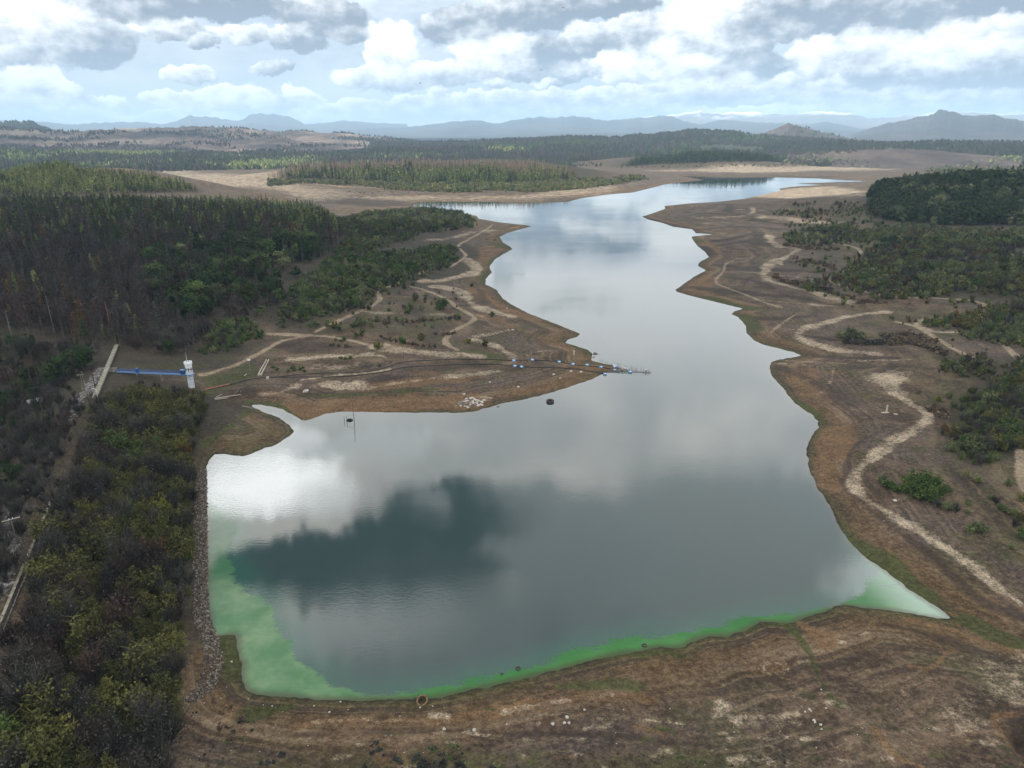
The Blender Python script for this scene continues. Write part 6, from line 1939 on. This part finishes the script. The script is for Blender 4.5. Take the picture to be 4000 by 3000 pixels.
for _ in range(60):
    a = rgs.uniform(0, 3.14); l_ = rgs.uniform(.8, 2.6)
    q_ = np.array([rgs.normal(0, 3.4), rgs.normal(0, 1.1), rgs.uniform(.1, .8)])
    d_ = np.array([math.cos(a), math.sin(a), rgs.normal(0, .25)]) * l_ * .5
    dw.bar(q_ - d_, q_ + d_, rgs.uniform(.05, .12), 5)
tag(dw.build('driftwood_heap', M_wood, None, (c0[0], c0[1], max(0, c0[2]))), "heap of grey driftwood at the tip of the spit by the stakes", 'driftwood')
jt = MB()
a0, a1 = G(2425, 1449), G(2544, 1456)
jt.beam((a0[0], a0[1], .35), (a1[0], a1[1], .25), .35, .18)
tag(jt.build('floating_beam', M_wood), "long floating beam along the stakes in the water", 'beam')
b0_, b1_ = G(2392, 1427), G(2452, 1443)
tag(MB().beam((b0_[0], b0_[1], b0_[2] + .5), (b1_[0], b1_[1], .6), .25, .2).build('white_plank', M_white), "white plank slanting into the stakes at the tip of the spit", 'plank')
p = G(2523, 1452)
o = root('heron', (p[0], p[1], .15), "white heron standing at the end of the stakes in the water", 'bird', rz=.6)
MB().lathe([(.01, -.55), (.12, -.4), (.24, -.1), (.26, .12), (.16, .38), (.08, .55), (.01, .6)], 12, axis=0).build('tmp', M_feather, o, smooth=True)
bird = o.children[0]; bird.name = 'body'; bird.location = (0, 0, 1.0); bird.rotation_euler = (0, -.7, 0)
MB().bar((.38, 0, 1.36), (.30, 0, 1.75), .075, 8, .05).bar((.30, 0, 1.75), (.44, 0, 2.05), .055, 8, .06).lathe([(.01, -.12), (.09, -.03), (.08, .06), (.01, .13)], 8, c=(.48, 0, 2.1), axis=0).build('neck', M_feather, o)
MB().bar((.58, 0, 2.09), (.90, 0, 2.04), .035, 6, .006).build('beak', M_wpale, o)
for s_ in (-.08, .08):
    MB().bar((0, s_, -.15), (-.03, s_, .75), .022, 5).build('leg', M_wdark, o)


# ---- tyres
def tyre_mesh(R_, w_):
    return MB().lathe([(R_ * .60, -w_ * .42), (R_ * .72, -w_ * .5), (R_ * .93, -w_ * .47), (R_, -w_ * .3), (R_, w_ * .3), (R_ * .93, w_ * .47), (R_ * .72, w_ * .5), (R_ * .60, w_ * .42), (R_ * .66, 0)], 28, closed=True)


def tyre(sx, sy, R_, w_, z, label, rot=(0, 0, 0), mat=M_rub, name='tyre', water=True):
    p = on_plane(float(sx), float(sy), 0.0) if water else G(sx, sy)
    o = tyre_mesh(R_, w_).build(name, mat, None, (p[0], p[1], z + (0 if water else p[2])), smooth=True)
    o.rotation_euler = rot
    return tag(o, label, 'tyre')


tyre(2149, 1570, 1.75, 1.2, .35, "big brown tyre standing in the open water off the spit")
o = tyre(1366, 1642, 1.75, 1.0, -.95, "dark half sunken tyre standing upright between stakes in the water", (R(86), 0, .1), M_wdark)
tyre(2517, 2522, .62, .30, .06, "grey tyre floating in the green algae near the right part of the near shore")
tyre(2024, 2612, .62, .30, .06, "grey tyre floating in the green algae at the edge of the middle near shore")
tyre(1960, 2634, .36, .2, .02, "small dark tyre in the green algae left of the grey tyre")
p = G(1650, 2740)
o = MB().lathe([(.95, -.5), (1.2, -.5), (1.2, .42), (.95, .42)], 26, closed=True).build('concrete_ring', plain('rusty_brown_concrete', (.17, .10, .065), .9, .2, .4, 2), None, (p[0], p[1], p[2] + .15))
o.rotation_euler = (R(24), R(-8), 0)
tag(o, "rusty brown well ring tilted in the mud at the near shoreline", 'ring')
for sx, h_, tl, lb in [(1345, 2.5, .02, "short dark stake at the left of the half sunken tyre"), (1355, 2.6, .03, "dark stake touching the left of the half sunken tyre"), (1384, 9.5, -.03, "tall thin pole standing in the water right of the half sunken tyre")]:
    p = on_plane(float(sx), 1646.0)
    o = MB().bar((0, 0, -1), (0, 0, h_), .13, 6, .07).build('stake', M_wdark, None, (p[0], p[1], 0)); o.rotation_euler = (0, tl, 0)
    tag(o, lb, 'stake')
p0, p1 = on_plane(1355., 1646.), on_plane(1384., 1646.)
tag(MB().bar((p0[0], p0[1], 2.3), (p1[0], p1[1], 3.2), .04, 5).build('rail', M_wood), "thin rail tied between the stake and the tall pole over the tyre", 'rail')

# ---- concrete pillar and slabs on the right bank
p = G(3462, 1611)
o = root('concrete_pillar', tuple(p), "pale tapering concrete pillar standing alone on the brown right bank", 'pillar', rz=.3)
MB().lathe([(.55, -.3), (.52, 0), (.42, 3.4), (.01, 3.42)], 4).build('shaft', M_wpale, o)
MB().box(-1.1, 1.1, -.6, .6, -.2, .12).build('footing', M_wpale, o)
for sx, sy, ln, lb in [(3450, 1612, 1.6, "flat pale slab lying left of the foot of the concrete pillar"), (3499, 1618, 1.5, "flat yellowish slab lying right of the concrete pillar")]:
    q_ = G(sx, sy)
    tag(MB().box(-ln / 2, ln / 2, -.4, .4, -.05, .22).build('slab', M_wpale, None, tuple(q_), rgs.uniform(-.3, .3)), lb, 'slab')
p = G(2242, 1385)
o = root('concrete_post', tuple(p), "short pale concrete post on the tip of the spit above the pipes", 'post')
MB().lathe([(.42, -.2), (.36, 1.8), (.01, 1.8)], 4).build('shaft', M_wpale, o)
MB().box(-.45, .45, -.45, .45, 1.8, 2.15).build('cap', M_rock, o)

# ---- wooden trough, planks and wrecked timber near the tower
a_, b_, c_ = G(1016, 1465), G(1030, 1438), G(1046, 1408)
o = root('sluice_trough', tuple(a_), "pale yellow trough of two long boards leading down to the pipes", 'trough')
for s_ in (-.7, .7):
    MB().beam((s_, 0, .5), (b_[0] - a_[0] + s_, b_[1] - a_[1], b_[2] - a_[2] + .4), .35, .8).beam((b_[0] - a_[0] + s_, b_[1] - a_[1], b_[2] - a_[2] + .4), (c_[0] - a_[0] + s_ * .8, c_[1] - a_[1], c_[2] - a_[2] + .4), .3, .6).build('side_board', M_wpale, o)
MB().box(-1.0, 1.0, -.5, .5, -.1, .7).build('end_board', M_wpale, o)
p = G(1046, 1480)
MBs = MB().lathe([(.75, -.3), (.72, .9), (.5, 1.1), (.01, 1.12)], 7)
tag(MBs.build('concrete_block', M_wpale, None, tuple(p)), "rounded pale concrete block where the black pipes meet", 'block')
LOGS = [(838,1558,940,1543,.22,M_wpale,"long bleached plank lying in the brush right of the tower"), (840,1562,890,1556,.18,M_wpale,"short bleached plank beside the long one in the brush"), (846,1551,868,1543,.15,M_wpale,"pale forked branch at the left end of the planks"),
        (912,1546,940,1526,.10,M_wood,"grey branch rising from the end of the long plank"), (940,1528,942,1546,.10,M_wood,"grey upright branch at the right end of the long plank"), (942,1546,954,1556,.08,M_wood,"thin grey branch below the right end of the long plank"),
        (955,1474-4,963,1462,.2,M_wpale,"short white board on the grass below the notice board"), (948,1588,990,1598,.45,M_wood,"brown wooden beam on the bank beside the narrow inlet"), (812,1534,836,1541,.1,M_wood,"grey stick below the red pipe"),
        (1450,1700-96,1485,1606,.06,M_wood,"thin stick floating at the shoreline right of the tall pole"), (2193,2786,2240,2792,.05,M_wood,"grey stick lying on the near bank")]
for x0, y0, x1, y1, r_, mt, lb in LOGS:
    a_, b_ = G(x0, y0), G(x1, y1)
    up_ = 1.6 if 'rising' in lb or 'upright' in lb else .2
    tag(MB().bar((0, 0, .2), (b_[0] - a_[0], b_[1] - a_[1], b_[2] - a_[2] + up_), r_, 6, r_ * .7).build('plank' if 'plank' in lb or 'board' in lb else 'branch', mt, None, (a_[0], a_[1], max(0, a_[2]))), lb, 'wood')
# ---- fallen logs among the thicket and standing pale trunks in the withered wood
for x0, y0, h_, lb in [(48, 1290, 20, "tall pale bare trunk at the left edge of the withered wood"), (205, 1240, 22, "tall pale bare trunk with a side limb in the withered wood"), (425, 1230, 17, "tall orange brown bare trunk in the withered wood")]:
    p = G(x0 + 8, y0 + 60)
    o = root('dead_tree', (p[0], p[1], p[2] - .4), lb, 'dead tree')
    MB().bar((0, 0, 0), (-.6, .3, h_), .30, 7, .08).build('trunk', M_red if 'orange' in lb else M_wood, o)
    lm = MB()
    for _ in range(14):
        z_ = rgs.uniform(.45, .98) * h_; a = rgs.uniform(0, 6.28); l_ = rgs.uniform(.6, 2.2)
        lm.bar((-.6 * z_ / h_, .3 * z_ / h_, z_), (math.cos(a) * l_, math.sin(a) * l_, z_ + l_ * .6), .06, 4, .02)
    lm.build('limb', M_wood, o)

# ---- stones
rocks = []
for k_ in range(5):
    bm = bmesh.new(); bmesh.ops.create_icosphere(bm, subdivisions=2, radius=1.0)
    for v in bm.verts:
        c = v.co.copy()
        v.co *= 1 + .22 * math.sin(c.x * 3 + k_) * math.cos(c.y * 4 - k_) + rgs.uniform(-.09, .09)
        v.co.z *= .68
    me = bpy.data.meshes.new('boulder'); bm.to_mesh(me); bm.free()
    rocks.append(me)
ROCKS = [(1735,2849,.42,"pale boulder on the near bank below the ochre band, the left one of two alike"), (1852,2853,.45,"pale boulder on the near bank below the ochre band, the right one of two alike"), (2214,2803,.48,"pale boulder on the near bank, topmost of a group of four"), (2159,2829,.42,"pale boulder on the near bank, left end of a group of four"),
 (2205,2825,.36,"pale boulder on the near bank, lower middle of a group of four"), (2223,2825,.36,"pale boulder on the near bank, right end of a group of four"), (1507,2876,.34,"small pale stone near the dark bank edge, left of a pair"), (1528,2876,.36,"small pale stone near the dark bank edge, right of a pair"),
 (2283,2773,.28,"single small pale stone on the near bank right of the ochre band"), (1980,2829,.2,"tiny white stone left of the group of four boulders"), (1641,2764,.2,"small white stone beside the brown well ring"), (1691,2759,.16,"tiny white stone right of the brown well ring"),
 (3130,2761,.30,"pale stone on the dark ground left of the stone row"), (3162,2772,.32,"uppermost pale stone of the row in the lower right"), (3168,2778,.26,"second pale stone of the row in the lower right"), (3145,2781,.28,"pale stone just left of the row in the lower right"), (3180,2815,.36,"middle pale stone of the row in the lower right"),
 (3184,2822,.26,"small stone touching the middle one of the row in the lower right"), (3206,2832,.32,"lower pale stone of the row in the lower right"), (3209,2849,.26,"last pale stone of the row in the lower right"), (3227,2767,.24,"pale stone right of the row beside the green strip"), (3208,2694,.22,"white stone in the green strip at the lower right"),
 (2324,1381,1.1,"dark boulder at the water on the tip of the spit, the largest one"), (2331,1383,.7,"dark boulder in the water next to the largest one at the tip"), (2340,1384,.5,"small rock in the water off the tip of the spit"), (2319,1395,.6,"dark rock at the water below the largest boulder of the tip"),
 (2269,1455,.9,"pale boulder between the lower pipe and the grassy bank of the spit"), (2230,1452,.8,"pale boulder at the right end of the grassy bank"), (2162,1464,.8,"pale boulder at the left end of the grassy bank"), (2188,1478,.6,"flat pale stone on the spit below the grassy bank"),
 (1196,1530,1.3,"pale boulder on the green line right of the tower"), (1189,1532,.8,"smaller pale boulder touching the one on the green line"), (2024,1513,.8,"pale boulder at the left end of the eroded hollow on the spit"), (1812,1541,.8,"pale stone above the rubble patch on the spit"), (1914,1494,.7,"pale stone beside the small green patch on the spit"),
 (2030,1541,.5,"dark stone at the shoreline right of the rubble patch"), (1945,1588,.6,"dark rock in the water just off the rubble patch"), (3495,1957,.7,"pale boulder on the right bank below the green bush"), (3360,1984,.5,"small pale stone on the dark band of the right bank"), (3453,2037,.45,"pale stone lower on the dark band of the right bank"),
 (3282,1909,.5,"grey stone on the ochre slope of the right bank"), (3595,1689,.9,"grey boulder beside the scrub on the right bank"), (905,2585,.28,"white stone on the grassy tongue at the dam corner"), (866,2549,.22,"small white stone on the left of the grassy tongue"), (1063,2758,.2,"tiny white stone on the green patch at the dam corner"),
 (1227,2758,.22,"white stone on the near bank left of the ochre band"), (1287,2782,.24,"white stone at the left end of the ochre band"), (1330,2742,.22,"white stone at the near waterline"), (1980,1205,.7,"pale boulder on the strand beyond the double track"), (2003,1290,.8,"pale boulder on the spit left of the yellow bush"), (1966,1188,.7,"dark rock at the waterline of the left shore"), (1962,951,1.1,"black rock at the water beside the grazing cattle")]
for k_, (sx, sy, s_, lb) in enumerate(ROCKS):
    p = G(sx, sy)
    me = rocks[k_ % 5].copy()
    me.materials.append(M_rockd if 'dark' in lb or 'black' in lb or 'grey' in lb else M_rock)
    o = obj('boulder', me, None, None, (p[0], p[1], max(p[2], -.1) + s_ * .25), rgs.uniform(0, 6.28))
    s_ *= .85
    o.scale = (s_ * rgs.uniform(.9, 1.3), s_, s_)
    tag(o, lb, 'stone', 'single stones on the banks')
me_l = rocks[1].copy(); me_l.materials.append(M_rock)
me_d = rocks[3].copy(); me_d.materials.append(M_rockd)
for k_ in range(70):
    sx, sy = rgs.normal(1828, 36), rgs.normal(1573, 9)
    if ((sx - 1828) / 78) ** 2 + ((sy - 1573) / 22) ** 2 > 1 or (sy > 1598 - max(0, sx - 1830) * .3):
        continue
    p = G(sx, sy); s_ = rgs.uniform(.25, .8)
    o = obj('rubble_stone', me_l if rgs.uniform() < .65 else me_d, None, None, (p[0], p[1], p[2] + s_ * .2), rgs.uniform(0, 6.28))
    o.scale = (s_ * rgs.uniform(.9, 1.8), s_, s_ * rgs.uniform(.6, 1.1))
    tag(o, "one of the pale stones in the rubble patch on the near shore of the spit", 'stone', 'stones of the rubble patch on the spit')
# tiny white stones scattered over the near bank
for k_ in range(90):
    sx, sy = (rgs.uniform(900, 2900), rgs.uniform(2745, 2990)) if k_ < 40 else ((rgs.uniform(700, 1080), rgs.uniform(2660, 2960)) if k_ < 72 else (rgs.uniform(3000, 3950), rgs.uniform(2480, 2950)))
    p = G(sx, sy)
    if p[2] < .25:
        continue
    s_ = rgs.uniform(.05, .14)
    o = obj('pebble', me_l, None, None, (p[0], p[1], p[2] + s_ * .3), rgs.uniform(0, 6.28)); o.scale = (s_, s_, s_)
    tag(o, "tiny pale stone among others scattered over the near bank", 'stone', 'tiny stones on the near bank')


# ---- cattle at the left shore
def cow(sx, sy, rz, mat, label):
    p = G(sx, sy)
    o = root('cow', (p[0], p[1], p[2]), label, 'cow', rz=rz)
    b_ = MB()
    xs = np.array([-1.15, -1.1, -.95, -.5, 0, .5, .85, 1.05, 1.25, 1.5, 1.72, 1.9, 2.02])
    hz = np.array([.02, .18, .34, .37, .40, .38, .36, .28, .20, .15, .17, .11, .05])
    wy = np.array([.02, .14, .27, .30, .34, .30, .24, .18, .12, .10, .12, .09, .05])
    cz = np.array([1.15, 1.12, 1.08, 1.05, 1.02, 1.04, 1.08, 1.05, .92, .70, .45, .26, .16])
    t = np.arange(12) / 12 * 2 * np.pi
    V = np.stack([np.repeat(xs[:, None], 12, 1), wy[:, None] * np.cos(t), cz[:, None] + hz[:, None] * np.sin(t)], -1)
    F = [[i * 12 + j, i * 12 + (j + 1) % 12, (i + 1) * 12 + (j + 1) % 12, (i + 1) * 12 + j] for i in range(len(xs) - 1) for j in range(12)]
    b_.add(V.reshape(-1, 3), F)
    for x_, s_ in ((.75, 1), (.62, -1)):
        b_.bar((x_, s_ * .2, .95), (x_ + .04, s_ * .2, .48), .12, 7, .075).bar((x_ + .04, s_ * .2, .48), (x_, s_ * .2, 0), .07, 7, .06)
    for x_, s_ in ((-.85, 1), (-.75, -1)):
        b_.bar((x_, s_ * .2, 1.0), (x_ + .10, s_ * .2, .66), .16, 7, .10).bar((x_ + .10, s_ * .2, .66), (x_ - .10, s_ * .2, .44), .09, 7, .07).bar((x_ - .10, s_ * .2, .44), (x_ - .07, s_ * .2, 0), .065, 7, .06)
    b_.bar((-1.13, 0, 1.25), (-1.2, 0, .55), .035, 5, .05)
    for s_ in (-1, 1):
        b_.bar((1.62, s_ * .08, .72), (1.60, s_ * .30, .72), .06, 5, .02).bar((1.60, s_ * .06, .80), (1.66, s_ * .22, .96), .03, 5, .01)
    b_.build('body', mat, o, smooth=True)
    o.scale = (1.15, 1.15, 1.15)


cow(1935, 941, 2.9, M_hide, "black cow grazing near the left shore beside the green patch")
cow(1901, 938, 1.4, M_hideb, "dark brown cow seen from behind left of the black one")

# ---- a few birds over the lake
bird_me = MB().lathe([(.01, -.5), (.10, -.25), (.12, .05), (.05, .35), (.01, .45)], 8, axis=0)
bird_me.add(np.array([[.15, 0, .02], [-.2, 0, .02], [-.05, .9, .28], [-.25, .85, .26]]), [[0, 1, 3, 2]]).add(np.array([[.15, 0, .02], [-.2, 0, .02], [-.05, -.9, .28], [-.25, -.85, .26]]), [[0, 2, 3, 1]])
bm_ = bird_me.mesh('flying_bird'); bm_.materials.append(M_wdark)
for sx, sy, dist, lb in [(2200, 31, 330, "dark bird flying high in front of the upper middle cloud"), (2112, 275, 360, "dark bird flying below the grey middle cloud"), (1640, 325, 340, "dark bird flying in front of the wide white cloud left of the middle"), (2767, 320, 380, "dark bird flying under the right clouds")]:
    d_ = cam_dir(sx, sy) * dist
    o = obj('flying_bird', bm_, None, None, (d_[0], d_[1], CAM_H + d_[2]), rgs.uniform(0, 6))
    tag(o, lb, 'bird', 'birds in the sky')

# ================================================================== clouds that shade the near land, and the air
cloud_mats = []
for thin_ in (.38, .62):
    m_cloud, N, b = material('cloud_white')
    cloud_mats.append((m_cloud, N, b, thin_))
for m_cloud, N, b, thin_ in cloud_mats:
    b.inputs['Base Color'].default_value = (.92, .92, .92, 1)
    tr_ = N.node('ShaderNodeBsdfTransparent')
    ms_ = N.node('ShaderNodeMixShader')
    ms_.inputs[0].default_value = thin_
    N.t.links.new(b.outputs[0], ms_.inputs[1]); N.t.links.new(tr_.outputs[0], ms_.inputs[2])
    N.t.links.new(ms_.outputs[0], [n for n in N.t.nodes if n.type == 'OUTPUT_MATERIAL'][0].inputs[0])
CL_Z = 1500.0
for k_, (gx, gy, rx, ry) in enumerate([(-60, 330, 820, 470), (420, 760, 560, 330), (-420, 640, 520, 250), (900, 900, 520, 420), (250, 1150, 260, 200), (-2600, 3900, 1500, 700)]):
    sft = Vector((to_sun.x, to_sun.y)) * ((CL_Z - 10) / to_sun.z)
    bm = bmesh.new(); bmesh.ops.create_icosphere(bm, subdivisions=5, radius=1.0)
    co = np.array([v.co[:] for v in bm.verts])
    nz = fbm(co[:, 0] * 2.2 + k_ * 7, co[:, 1] * 2.2 + co[:, 2] * 1.7, 5, 40 + k_)
    for v, n_ in zip(bm.verts, nz):
        s_ = 1 + .38 * n_
        zz = v.co.z
        v.co = Vector((v.co.x * s_ * rx, v.co.y * s_ * ry, (zz * (170 if zz > 0 else 40)) * s_))
    me = bpy.data.meshes.new('cloud'); bm.to_mesh(me); bm.free()
    for p_ in me.polygons:
        p_.use_smooth = True
    o = obj('cloud', me, cloud_mats[1 if k_ in (1, 3, 4) else 0][0], None, (gx + sft.x, gy + sft.y, CL_Z))
    tag(o, "broad low cloud overhead shading the land", 'cloud', kind='structure')

HAZE_TOP = 1150.0
hz = MB().box(-45000, 45000, -1500, 44000, -9.0, HAZE_TOP)
m_haze = bpy.data.materials.new('pale_air')
m_haze.use_nodes = True
t = m_haze.node_tree
for n_ in list(t.nodes):
    t.nodes.remove(n_)
pv = t.nodes.new('ShaderNodeVolumePrincipled')
pv.inputs['Color'].default_value = (0.53, 0.75, 0.98, 1)
pv.inputs['Density'].default_value = 5.0e-5
pv.inputs['Anisotropy'].default_value = 0.0
ov = t.nodes.new('ShaderNodeOutputMaterial')
t.links.new(pv.outputs[0], ov.inputs['Volume'])
o = hz.build('haze', m_haze)
tag(o, "pale blue haze over the far land", 'haze', kind='stuff')
